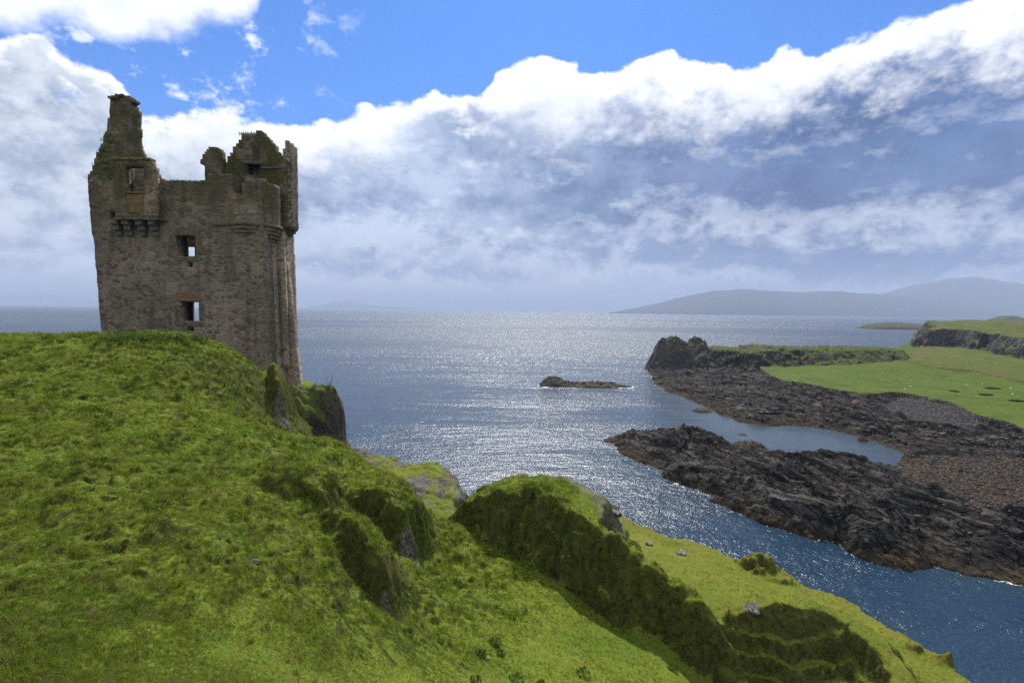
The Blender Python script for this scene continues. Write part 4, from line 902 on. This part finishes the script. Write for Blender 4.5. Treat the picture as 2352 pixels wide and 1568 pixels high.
def scatter(name, pts, rot, scl, idx, sources, kind='stuff'):
    col = bpy.data.collections.new(name + '_source')
    for s_ in sources: col.objects.link(s_)
    me = bpy.data.meshes.new(name); me.vertices.add(len(pts)); me.vertices.foreach_set('co', np.asarray(pts, np.float32).ravel())
    for an, ty, v in (('rot', 'FLOAT_VECTOR', rot), ('scl', 'FLOAT', scl), ('idx', 'INT', idx)):
        a = me.attributes.new(an, ty, 'POINT'); a.data.foreach_set('vector' if ty == 'FLOAT_VECTOR' else 'value', np.asarray(v, np.int32 if ty == 'INT' else np.float32).ravel())
    o = link(name, me); ng = bpy.data.node_groups.new(name, 'GeometryNodeTree')
    ng.interface.new_socket('Geometry', in_out='INPUT', socket_type='NodeSocketGeometry'); ng.interface.new_socket('Geometry', in_out='OUTPUT', socket_type='NodeSocketGeometry')
    gi = ng.nodes.new('NodeGroupInput'); go = ng.nodes.new('NodeGroupOutput'); ci = ng.nodes.new('GeometryNodeCollectionInfo'); ip = ng.nodes.new('GeometryNodeInstanceOnPoints')
    ci.inputs['Collection'].default_value = col; ci.inputs['Separate Children'].default_value = True; ci.inputs['Reset Children'].default_value = True
    def at(n_, dt):
        q = ng.nodes.new('GeometryNodeInputNamedAttribute'); q.data_type = dt; q.inputs['Name'].default_value = n_; return [s for s in q.outputs if s.enabled][0]
    L = ng.links.new
    L(gi.outputs[0], ip.inputs['Points']); L(ci.outputs[0], ip.inputs['Instance']); ip.inputs['Pick Instance'].default_value = True
    L(at('idx', 'INT'), ip.inputs['Instance Index']); L(at('rot', 'FLOAT_VECTOR'), ip.inputs['Rotation']); L(at('scl', 'FLOAT'), ip.inputs['Scale'])
    L(ip.outputs[0], go.inputs[0])
    m = o.modifiers.new('scatter', 'NODES'); m.node_group = ng
    tag(o, kind=kind); return o
def near_full(x, y):
    z, d, td, ed, on_e, on_t = near_height(x, y); return near_detail(x, y, z, d, on_e, on_t), d, td, on_e, on_t
def build_grass():
    r = np.random.default_rng(11); n = 400000
    u = r.uniform(-1.12, 1.0, n); y = np.exp(r.uniform(math.log(3.0), math.log(47.0), n)); x = u * y
    z, gx, gy, d, td, on_e, on_t = near_sample(x, y, 'z', 'gx', 'gy', 'd', 'td', 'on_e', 'on_t')
    on_e = on_e > .5; on_t = on_t > .5; sl = np.hypot(gx, gy)
    px = CX + FPX * x / y; keep = (sl < 1.15 + 0.5 * gnoise(x * 2, y * 2, 3)) & ~on_e & (z > H - 26)
    keep &= (d < 0.8) | (on_t & (td < 0.3))
    keep &= ~((x < -21.4) & (x > -37.4) & (y > 45.8) & (y < 53))
    dens = np.where(on_t, 0.42, np.where(x > 0.42 * (y - 14), 0.75, 1.0)); keep &= r.uniform(0, 1, n) < dens
    x, y, z, gx, gy, on_t = (v[keep] for v in (x, y, z, gx, gy, on_t)); m = len(x)
    smooth = np.maximum(sstep(x - 0.42 * (y - 14), -3.0, 0.5), on_t * 1.0)
    patch = fbm(x, y, 1.6, 3, seed=141)
    scl = (0.75 + 0.55 * np.clip(patch, -0.6, 0.8)) * r.uniform(0.6, 1.2, m) * (1 - 0.35 * smooth) * 0.72
    far = np.clip(y / 12.0, 0.75, 2.6); scl = scl * far ** 0.8
    rot = np.stack([-0.0 + np.arctan(gy) * 0.45 + r.normal(0, .12, m), -np.arctan(gx) * 0.45 + r.normal(0, .12, m), r.uniform(0, 6.283, m)], -1)
    idx = r.integers(0, 5, m)
    src = [tuft_source('grass_tuft', 18, 0.10, 0.085, 0.0050, M_BLADE, 200 + k) for k in range(4)] + [tuft_source('grass_tuft', 16, 0.12, 0.135, 0.0046, M_BLADE, 210)]
    scl = scl * np.clip(0.85 + 0.9 * fbm(x, y, 0.7, 2, seed=145) * (1 - smooth), 0.4, 1.6)
    scatter('grass', np.stack([x, y, z], -1), rot, scl, idx, src)
    # coarse tussocks, dark as plants and as painted shade between clumps, and dead grass
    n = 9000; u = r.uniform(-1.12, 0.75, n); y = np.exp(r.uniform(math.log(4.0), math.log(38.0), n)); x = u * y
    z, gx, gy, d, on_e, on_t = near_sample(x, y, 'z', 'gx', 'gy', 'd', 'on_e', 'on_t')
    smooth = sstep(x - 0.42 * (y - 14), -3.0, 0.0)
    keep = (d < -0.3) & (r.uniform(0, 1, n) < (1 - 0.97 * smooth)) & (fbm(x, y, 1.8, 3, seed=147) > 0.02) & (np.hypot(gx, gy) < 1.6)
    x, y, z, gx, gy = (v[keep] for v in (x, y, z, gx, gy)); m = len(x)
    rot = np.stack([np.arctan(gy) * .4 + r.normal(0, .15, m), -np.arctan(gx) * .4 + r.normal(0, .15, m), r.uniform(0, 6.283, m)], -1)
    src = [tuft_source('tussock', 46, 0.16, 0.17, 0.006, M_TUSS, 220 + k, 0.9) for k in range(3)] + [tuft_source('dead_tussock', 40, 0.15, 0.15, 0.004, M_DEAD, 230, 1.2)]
    n2 = 2600; u2 = r.uniform(-1.1, 0.6, n2); y2 = np.exp(r.uniform(math.log(4.5), math.log(17.0), n2)); x2 = u2 * y2; z2, d2 = near_sample(x2, y2, 'z', 'd'); k2 = (d2 < -0.3) & (r.uniform(0, 1, n2) < 0.35 + 0.65 * sstep(0.42 * (y2 - 14) - x2, 0, 4))
    scatter('straw_stems', np.stack([x2, y2, z2], -1)[k2], np.stack([r.normal(0, .3, n2), r.normal(0, .3, n2), r.uniform(0, 6.28, n2)], -1)[k2], r.uniform(.5, 1.2, n2)[k2], r.integers(0, 2, n2)[k2], [tuft_source('straw_stem', 3, 0.10, 0.24, 0.0034, M_DEAD, 260 + k, 0.9) for k in range(2)])
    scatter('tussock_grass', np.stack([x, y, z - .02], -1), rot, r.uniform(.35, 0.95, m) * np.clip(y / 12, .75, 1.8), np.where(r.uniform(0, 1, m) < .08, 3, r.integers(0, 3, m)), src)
def build_bank_moss():
    r = np.random.default_rng(23); n = 900000
    u = r.uniform(-1.0, 0.95, n); y = np.exp(r.uniform(math.log(5.0), math.log(48.0), n)); x = u * y
    z, gx, gy, d, td, on_e, on_t = near_sample(x, y, 'z', 'gx', 'gy', 'd', 'td', 'on_e', 'on_t')
    sl = np.hypot(gx, gy)
    keep = (sl > 0.75) & (sl < 9) & (on_e < .5) & (z > H - 22) & ((d < 1.6) | (on_t > .5)) & (r.uniform(0, 1, n) < np.clip(sl / 2.6, 0.2, 1.0)) & (fbm(x * 1.0, z * 1.6 + y, 0.7, 3, seed=151) > -0.22)
    x, y, z, gx, gy, sl = (v[keep] for v in (x, y, z, gx, gy, sl)); m = len(x)
    ang = np.arctan(sl) * 0.72; ax = gy / sl * ang; ay = -gx / sl * ang
    rot = np.stack([ax + r.normal(0, .3, m), ay + r.normal(0, .25, m), r.uniform(0, 6.283, m)], -1)
    pat = fbm(x, y + z, 1.4, 3, seed=153); idx = np.where(pat > -0.04, 2, np.where(r.uniform(0, 1, m) < .2, 1, 0))
    src = [tuft_source('bank_moss', 20, 0.11, 0.10, 0.007, M_TUSS, 240, 1.3), tuft_source('bank_heather', 20, 0.11, 0.11, 0.006, M_HEATH, 241, 1.1), tuft_source('bank_grass', 18, 0.10, 0.12, 0.005, M_BLADE, 242, 1.3)]
    scatter('bank_moss', np.stack([x, y, z - .02], -1), rot, r.uniform(.45, 1.0, m) * np.clip(y / 15, .7, 1.5) * 0.48, idx, src)
def build_shore_boulders():
    r = np.random.default_rng(31); n = 60000
    u = r.uniform(0.2, 1.15, n); y = np.exp(r.uniform(math.log(66.0), math.log(300.0), n)); x = u * y
    z, d, gr, pb, br, och = coast_height(x, y)
    reef = np.minimum(seg_dist(x, y, gz(REEF)), seg_dist(x, y, gz(BLOCK))) < 13; pb = br
    keep = (z > 0.15) & (z < 6.5) & (gr < 0.15) & (d > 0.5) & (sdist(x, y, SHINGLE) > 1) & (r.uniform(0, 1, n) < np.where(pb > .5, 0.6, np.where(reef, 0.02, 0.05 + 0.22 * sstep(fbm(x, y, 14, 3, seed=161), 0.0, 0.3))))
    x, y, z, pb = (v[keep] for v in (x, y, z, pb)); m = len(x); src = []
    for k in range(4):
        bm = bmesh.new(); bmesh.ops.create_icosphere(bm, subdivisions=2, radius=1.0)
        for v in bm.verts:
            q = v.co.copy(); f = 1 + 0.5 * float(fbm(np.array([q.x + k * 7]), np.array([q.y + q.z * 1.7]), 0.9, 2, seed=170 + k)[0]); v.co = Vector((q.x * f * 1.25, q.y * f * .9, q.z * f * .62))
        me = bpy.data.meshes.new('shore_boulder'); bm.to_mesh(me); bm.free(); me.materials.append(M_SHORE); src.append(bpy.data.objects.new('shore_boulder', me))
    sc = np.where(pb > .5, r.uniform(.12, .28, m), r.uniform(.12, .36, m) * (1 + 1.6 * (r.uniform(0, 1, m) > .93))) * np.clip(y / 110, .8, 1.5)
    scatter('shore_boulders', np.stack([x, y, z + sc * .2], -1), np.stack([r.normal(0, .25, m), r.normal(0, .25, m), r.uniform(0, 6.28, m)], -1), sc, r.integers(0, 4, m), src)
def leafy(name, n, rx, rz, leaf, mat, parent=None, seed=1, stems=0, flat=0.6):
    r = np.random.default_rng(seed); V = []; F = []
    for _ in range(n):
        an = r.uniform(0, 6.283); rad = rx * math.sqrt(r.uniform(0, 1)); z = rz * r.uniform(0.1, 1.0) * (1 - 0.5 * (rad / rx) ** 2)
        c = np.array([rad * math.cos(an), rad * math.sin(an), z]); l = leaf * r.uniform(0.6, 1.3)
        d = np.array([math.cos(an + r.normal(0, .7)), math.sin(an + r.normal(0, .7)), r.normal(0.3, 0.5)]); d /= np.linalg.norm(d)
        s_ = np.cross(d, [0, 0, 1.0] + r.normal(0, .4, 3)); s_ /= np.linalg.norm(s_) + 1e-6
        k = len(V); V += [c, c + d * l * .45 + s_ * l * .28, c + d * l, c + d * l * .45 - s_ * l * .28]; F.append((k, k + 1, k + 2, k + 3))
    return link(name, mesh_np(name, V, F, False), mat, parent)
def ground_z(x, y): return float(near_sample(np.array([x]), np.array([y]), 'z')[0][0])
def boulder(name, loc, r, mat, label, seed, squash=0.65, cat='rock', group=None):
    bm = bmesh.new(); bmesh.ops.create_icosphere(bm, subdivisions=3, radius=1.0)
    co = np.array([v.co[:] for v in bm.verts]); n = fbm(co[:, 0] + co[:, 2] * 1.7 + seed, co[:, 1] + co[:, 2], 0.9, 3, seed=seed)
    for v, k in zip(bm.verts, n):
        v.co *= r * (1 + 0.45 * k); v.co.z *= squash
        v.co = Vector((round(v.co.x / (r * .16)) * r * .05 + v.co.x * .7, v.co.y, v.co.z))
    me = bpy.data.meshes.new(name); bm.to_mesh(me); bm.free(); o = link(name, me, mat); o.location = loc
    tag(o, label, cat, group); return o
def on_ground(px, py, Y0, Y1):
    """where the photo pixel's ray meets the near ground, searched between two real depths"""
    ys = np.linspace(Y0, Y1, 400); d = ray(px, py); t = ys / d.y
    x, z = d.x * t, H + d.z * t; g = near_sample(x, ys, 'z')[0]; k = int(np.argmax(z <= g)) if (z <= g).any() else int(np.argmin(np.abs(z - g)))
    return Vector((x[k], ys[k], g[k]))
def build_small():
    # weeds on the nearer crest, in line with the tower foot from the camera
    for k, (px, s_) in enumerate(((250, .7), (292, .9), (318, 1.0), (345, .9), (372, 1.1), (400, .8), (430, .9), (462, .7))):
        p = on_ground(px, 781, 22, 33); z = p.z
        root = bpy.data.objects.new('weed_clump', None); COL.objects.link(root); root.location = (p.x, p.y, z - .03)
        where = ('at the left end', 'second from the left', 'third from the left', 'fourth from the left', 'fifth from the left', 'third from the right', 'second from the right', 'at the right end')[k]
        tag(root, f'low leafy weeds on the grassy crest before the tower, {where} of the row', 'weeds', 'weeds on the crest before the tower')
        leafy('leaves', 190, 0.62 * s_, 0.55 * s_, 0.13, M_WEED, root, 300 + k); blades_mesh('stalk', [(0, 0, 0.0), (.12, .1, 0), (-.15, .05, 0)], M_WEED, root, 0.5 * s_, 4, .15, .008, 320 + k)
    # sapling on the crag
    p = PR(754, 893, 44.2); root = bpy.data.objects.new('sapling', None); COL.objects.link(root); root.location = p
    tag(root, 'thin wind bent sapling sprouting from the edge of the mossy crag', 'sapling')
    bm = bmesh.new(); r = np.random.default_rng(9)
    lv = []
    for k in range(7):
        a = Vector((0, 0, -.25)); dr = Vector((r.uniform(-.25, .3), r.uniform(-.2, .2), 1)).normalized(); L = r.uniform(.5, 1.25)
        pr = None
        for i in range(5):
            c = a + dr * L * i / 4 + Vector((.06 * i * i / 8, 0, 0)); w = .016 * (1 - i / 5)
            ring = [bm.verts.new(c + Vector((w * math.cos(q), w * math.sin(q), 0))) for q in (0, 2.1, 4.2)]
            if pr:
                for j in range(3): bm.faces.new((pr[j], pr[(j + 1) % 3], ring[(j + 1) % 3], ring[j]))
            pr = ring
            if i > 1: lv += [c] * 2
    me = bpy.data.meshes.new('stems'); bm.to_mesh(me); bm.free(); link('stems', me, M_BARK, root)
    V = []; F = []
    for c in lv:
        for _ in range(4):
            o_ = np.array(c) + r.normal(0, .07, 3); d = r.normal(0, 1, 3); d /= np.linalg.norm(d); s_ = np.cross(d, r.normal(0, 1, 3)); s_ /= np.linalg.norm(s_); l = .075; k = len(V)
            V += [o_, o_ + d * l * .5 + s_ * l * .3, o_ + d * l, o_ + d * l * .5 - s_ * l * .3]; F.append((k, k + 1, k + 2, k + 3))
    link('leaves', mesh_np('leaves', V, F, False), M_WEED, root)
    # thistles and docks in the hollow
    for k, (px, py, s_, lab) in enumerate(((1136, 1474, 1.0, 'bushy dark green dock plant in the smooth grass hollow'), (1104, 1500, .8, 'sparse thistle patch left of the bushy dock plant in the hollow'), (1150, 1497, .6, 'small dark thistle right below the bushy dock plant in the hollow'),
                                           (1092, 1560, .6, 'small dark plant at the lower edge of the grass hollow'), (1186, 1558, 1.0, 'yellow topped thistle clump at the lower edge of the grass hollow'), (1242, 1564, .5, 'lone dark thistle stalk right of the yellow topped clump'), (1340, 1545, 1.1, 'wide tawny weed clump low on the slope below the dark ridge'), (1545, 1530, .9, 'dark leafy clump beside the shadow of the ridge'))):
        p = on_ground(px, py + 8, 8, 24); root = bpy.data.objects.new('wild_plant', None); COL.objects.link(root); root.location = p
        tag(root, lab, 'wild plant', 'wild plants in the hollow')
        leafy('leaves', int(90 * s_) + 20, .17 * s_, .22 * s_, .075, M_DOCK if k != 4 else M_WEED, root, 400 + k); blades_mesh('stalk', [(0, 0, 0)], M_DOCK, root, .28 * s_, 5, .06 * s_, .006, 420 + k)
    # loose stones
    for k, (px, py, yy, rr, mat, lab) in enumerate(((1490, 1250, (36, 48), .3, 'M_GREY', 'smaller grey stone on the green terrace near the brown bush'), (1566, 1272, (34, 46), .38, 'M_GREY', 'dark rounded boulder in the middle of the green terrace'), (1060, 1528, (9, 14), .07, 'M_BLACK', 'small black stone lying in the smooth grass hollow'),
                                                   (1120, 1512, (9, 15), .06, 'M_GREY', 'small grey stone under the dock plants in the hollow'), (585, 1292, (9, 14), .11, 'M_GREY', 'flat grey stone half sunk in the tussocky hillside'))):
        p = on_ground(px, py, *yy); boulder('stone', p, rr, globals()[mat], lab, 50 + k, .7, 'stone')
    for k, (px, py, rr, sq, lab) in enumerate(((1402, 1226, .55, .5, 'rough grey rock outcrop among grass at the seaward lip of the terrace'), (1396, 1190, .6, .6, 'small rough rock knob standing against the water at the terrace tip'), (1735, 1404, .26, .5, 'grey broken rocks at the left shoulder of the mossy hump'))):
        p = on_ground(px, py, 24, 50); boulder('outcrop', p, rr, M_GREY, lab, 30 + k, sq, 'rock outcrop')
    p = on_ground(1441, 1262, 36, 48); root = bpy.data.objects.new('heather_bush', None); COL.objects.link(root); root.location = p
    tag(root, 'rounded brown heather bush on the terrace behind the dark ridge', 'bush'); leafy('twigs', 900, .95, .62, .14, M_HEATH, root, 77)
    def cz(x, y): return float(coast_height(np.array([x]), np.array([y]))[0][0])
    def on_coast(px, py, y0, y1):
        ys = np.linspace(y0, y1, 500); d = ray(px, py); t = ys / d.y; x, z = d.x * t, H + d.z * t; g = coast_height(x, ys)[0]
        k = int(np.argmax(z <= g)) if (z <= g).any() else 0
        return Vector((x[k], ys[k], g[k]))
    p = on_coast(2066, 955, 110, 220); o = profile_rock('boulder', [(2046, 966), (2054, 956), (2064, 940), (2070, 943), (2078, 957), (2084, 966)], p.y, 4.0, M_BLACK, p.z - .4, 61, 30, 24, .14, .7); tag(o, 'black pointed boulder on the shingle below the meadow', 'rock')
    for k, (px, py, lab) in enumerate(((2220, 884, 'pale stone on the far meadow, left one of the pair nearest the brown bank'), (2255, 882, 'pale stone on the far meadow, right one of the pair nearest the brown bank'), (2322, 891, 'pale stone on the far meadow beside the upper dark rush patch'), (2326, 906, 'bright white stone on the far meadow between the rush patches'),
                                       (2092, 888, 'pale stone on the far meadow above the shingle, farther of two'), (2079, 894, 'pale stone on the far meadow above the shingle, nearer of two'))):
        p = on_coast(px, py, 150, 330); boulder('stone', p + Vector((0, 0, .08)), .34, M_WHITE, lab, 70 + k, .6, 'stone', 'pale stones on the meadow')
    for k, (px, py, w, lab) in enumerate(((2281, 892, 4.6, 'long dark rush patch on the far meadow, farthest of the long ones'), (2264, 907, 4.2, 'long dark rush patch on the far meadow, in the middle of the group'), (2336, 921, 4.4, 'dark rush patch on the far meadow at the picture edge'), (2191, 899, 2.2, 'short humped rush patch on the far meadow'))):
        p = on_coast(px, py, 150, 330); o = leafy('rush_patch', 700, 1.0, .7, .5, M_RUSH, None, 90 + k); o.scale = (w * .45, 1.2, .45); o.location = p; tag(o, lab, 'rushes', 'rush patches on the meadow')
    for k, (px, py, w, lab) in enumerate(((1774, 949, 4.2, 'bright narrow tide pool among the dark shore rocks, larger of two'), (1716, 931, 2.4, 'bright narrow tide pool among the dark shore rocks, smaller of two'))):
        p = on_coast(px, py, 140, 240); n = 20
        an = np.linspace(0, 6.283, n, endpoint=False); rad = 1 + .25 * gnoise(np.cos(an) * 2, np.sin(an) * 2, k + 3)
        bm = bmesh.new(); bm.faces.new([bm.verts.new((w * c * q, 1.3 * s_ * q, 0)) for c, s_, q in zip(np.cos(an), np.sin(an), rad)]); me = bpy.data.meshes.new('tide_pool'); bm.to_mesh(me); bm.free()
        o = link('tide_pool', me, M_POOL); o.location = p + Vector((0, 0, .35)); tag(o, lab, 'tide pool', 'tide pools')

# ------------------------------------------------------------------ build everything
M_TURF, M_BLADE, M_STONE, M_COAST, M_WATER = mat_turf(), mat_blade(), mat_stone(), mat_coast(), mat_water()
M_STONE_SIDE = mat_stone('masonry_side_lit', 1.45, 0.4); M_STONE_TURRET = mat_stone('masonry_turret', 1.15, 1.2); M_STONE_GABLE = mat_stone('masonry_mossy', .75, 1.5); M_STONE_GREY = mat_plainstone('dressed_grey_stone', (.07, .068, .062), (.22, .21, .19), 3.5)  # side masonry: same stone, painted lighter to stand for the grazing sun
M_STONE_DARK = mat_plainstone('dark_dressed_stone', (.06, .055, .043), (.16, .14, .10), 3.0); M_LICHEN = mat_plainstone('lichened_stone', (.07, .06, .035), (.24, .16, .03), 2.5)
M_PANEL = mat_plainstone('ochre_panel', (.085, .07, .045), (.24, .15, .035), 2.6); M_RED = mat_plainstone('red_sandstone', (.14, .075, .05), (.23, .13, .09), 4.0)
M_TURFTOP = mat_leaf('wall_turf', (.06, .10, .012), (.12, .15, .02)); M_WEED = mat_leaf('weed_leaf', (.045, .085, .02), (.10, .15, .035)); M_DOCK = mat_leaf('dock_leaf', (.035, .07, .012), (.06, .10, .02))
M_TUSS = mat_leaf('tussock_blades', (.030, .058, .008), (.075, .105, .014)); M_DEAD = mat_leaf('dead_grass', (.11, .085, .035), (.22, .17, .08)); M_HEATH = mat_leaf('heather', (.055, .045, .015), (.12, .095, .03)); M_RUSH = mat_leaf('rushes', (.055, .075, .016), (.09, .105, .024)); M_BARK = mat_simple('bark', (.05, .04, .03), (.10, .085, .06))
M_GREY = mat_simple('grey_stone', (.05, .047, .043), (.22, .21, .19), 4.0); M_BLACK = mat_simple('black_stone', (.012, .012, .013), (.04, .038, .036), 2.0); M_WHITE = mat_simple('pale_stone', (.45, .44, .40), (.7, .7, .66), 1.0)
M_SHORE = mat_boulders(); M_ROCK = mat_rock('sea_rock', (.018, .016, .014), (.10, .082, .062), 0, .6); M_STACK = mat_rock('stack_rock', (.022, .021, .020), (.080, .068, .056), .3, .25); M_CRAG = mat_rock('crag_rock', (.016, .014, .012), (.085, .074, .062), .85, 1.6)
M_HILLS = mat_simple('hill_moor', (.012, .018, .020), (.022, .028, .026), .004); M_POOL = mat_simple('pool_water', (.01, .015, .02), (.015, .02, .03), 1.0, .03)

build_near()
build_coast()
build_sea()
for nm, pts, Y, dep, lab, sd in SKERRIES:
    tag(profile_rock(nm, pts, Y, dep, M_ROCK, 0.0, 200 + sd, 90, 50, 0.34, 0.5), lab, 'rock islet')
o = profile_rock('sea_stack', [(1484, 850), (1492, 846), (1497, 838), (1503, 822), (1508, 812), (1512, 796), (1520, 783), (1531, 776), (1545, 775), (1555, 785), (1566, 795), (1576, 797), (1588, 791), (1597, 786), (1603, 779), (1608, 779), (1612, 788), (1614, 798), (1622, 801), (1630, 807), (1638, 822), (1646, 834), (1656, 846), (1664, 852)], 286, 26, M_STACK, 0.0, 31, 200, 110, 0.19, 0.36)
tag(o, 'twin peaked dark rock stack at the seaward end of the far headland', 'rock stack')
o = profile_rock('crag', [(655, 935), (664, 912), (674, 896), (690, 884), (712, 880), (738, 884), (756, 893), (768, 908), (775, 926), (780, 948), (781, 985), (784, 1020)], 44.6, 6.5, M_CRAG, PR(720, 1085, 44.6).z, 41, 150, 120, 0.16, 0.28)
tag(o, 'mossy rock crag with a flat grassy top at the foot of the tower', 'crag')
for nm, pts, Y, dep, sd, lab in (('low_islet', [(1976, 752), (1990, 745), (2020, 741), (2060, 740), (2110, 744), (2150, 749), (2172, 755)], 1180, 90, 51, 'low dark islet with surf at its left tip, off the grassy headland'), ('low_islet', [(2262, 741), (2285, 731), (2310, 725), (2330, 726), (2360, 735), (2420, 742)], 1500, 120, 52, 'humped dark islet just above the edge of the grassy headland')):
    tag(profile_rock(nm, pts, Y, dep, M_STACK, 0.0, sd, 90, 30, 0.10, .7), lab, 'islet')
for pts, Y, dep, sd in (([(1400, 719), (1490, 702), (1560, 684), (1640, 668), (1700, 664), (1760, 667), (1830, 672), (1900, 668), (1960, 673), (2030, 676), (2100, 685), (2200, 696), (2300, 708), (2352, 716), (2450, 722)], 8500, 2000, 61),
                        ([(1900, 722), (2030, 674), (2100, 655), (2180, 640), (2230, 636), (2290, 645), (2352, 655), (2500, 645), (2700, 690), (2900, 730)], 10200, 2200, 62),
                        ([(700, 706), (740, 702), (770, 692), (800, 689), (830, 697), (880, 703), (960, 707)], 19000, 1800, 63),
                        ([(-600, 690), (-300, 672), (0, 676), (100, 674), (190, 683), (300, 692), (420, 697)], 19500, 2800, 64)):
    tag(hill_range('hills', pts, Y, dep, M_HILLS, sd), kind='structure')
build_tower()
build_grass()
build_bank_moss()
build_shore_boulders()
build_small()

# haze: one closed box of thin even air round the whole scene
def build_haze():
    bm = bmesh.new(); bmesh.ops.create_cube(bm, size=1.0); me = bpy.data.meshes.new('haze'); bm.to_mesh(me); bm.free()
    m = bpy.data.materials.new('haze'); m.use_nodes = True; nt = m.node_tree; nt.nodes.clear()
    v = nt.nodes.new('ShaderNodeVolumePrincipled'); v.inputs['Color'].default_value = (.55, .68, .95, 1); v.inputs['Density'].default_value = HAZE; v.inputs['Anisotropy'].default_value = 0.0
    out = nt.nodes.new('ShaderNodeOutputMaterial'); nt.links.new(v.outputs[0], out.inputs['Volume'])
    o = link('haze', me, m); o.scale = (90000, 90000, 860 + 4); o.location = (0, 0, (860 - 4) / 2); tag(o, kind='stuff')
HAZE = 1.2e-4
build_haze()
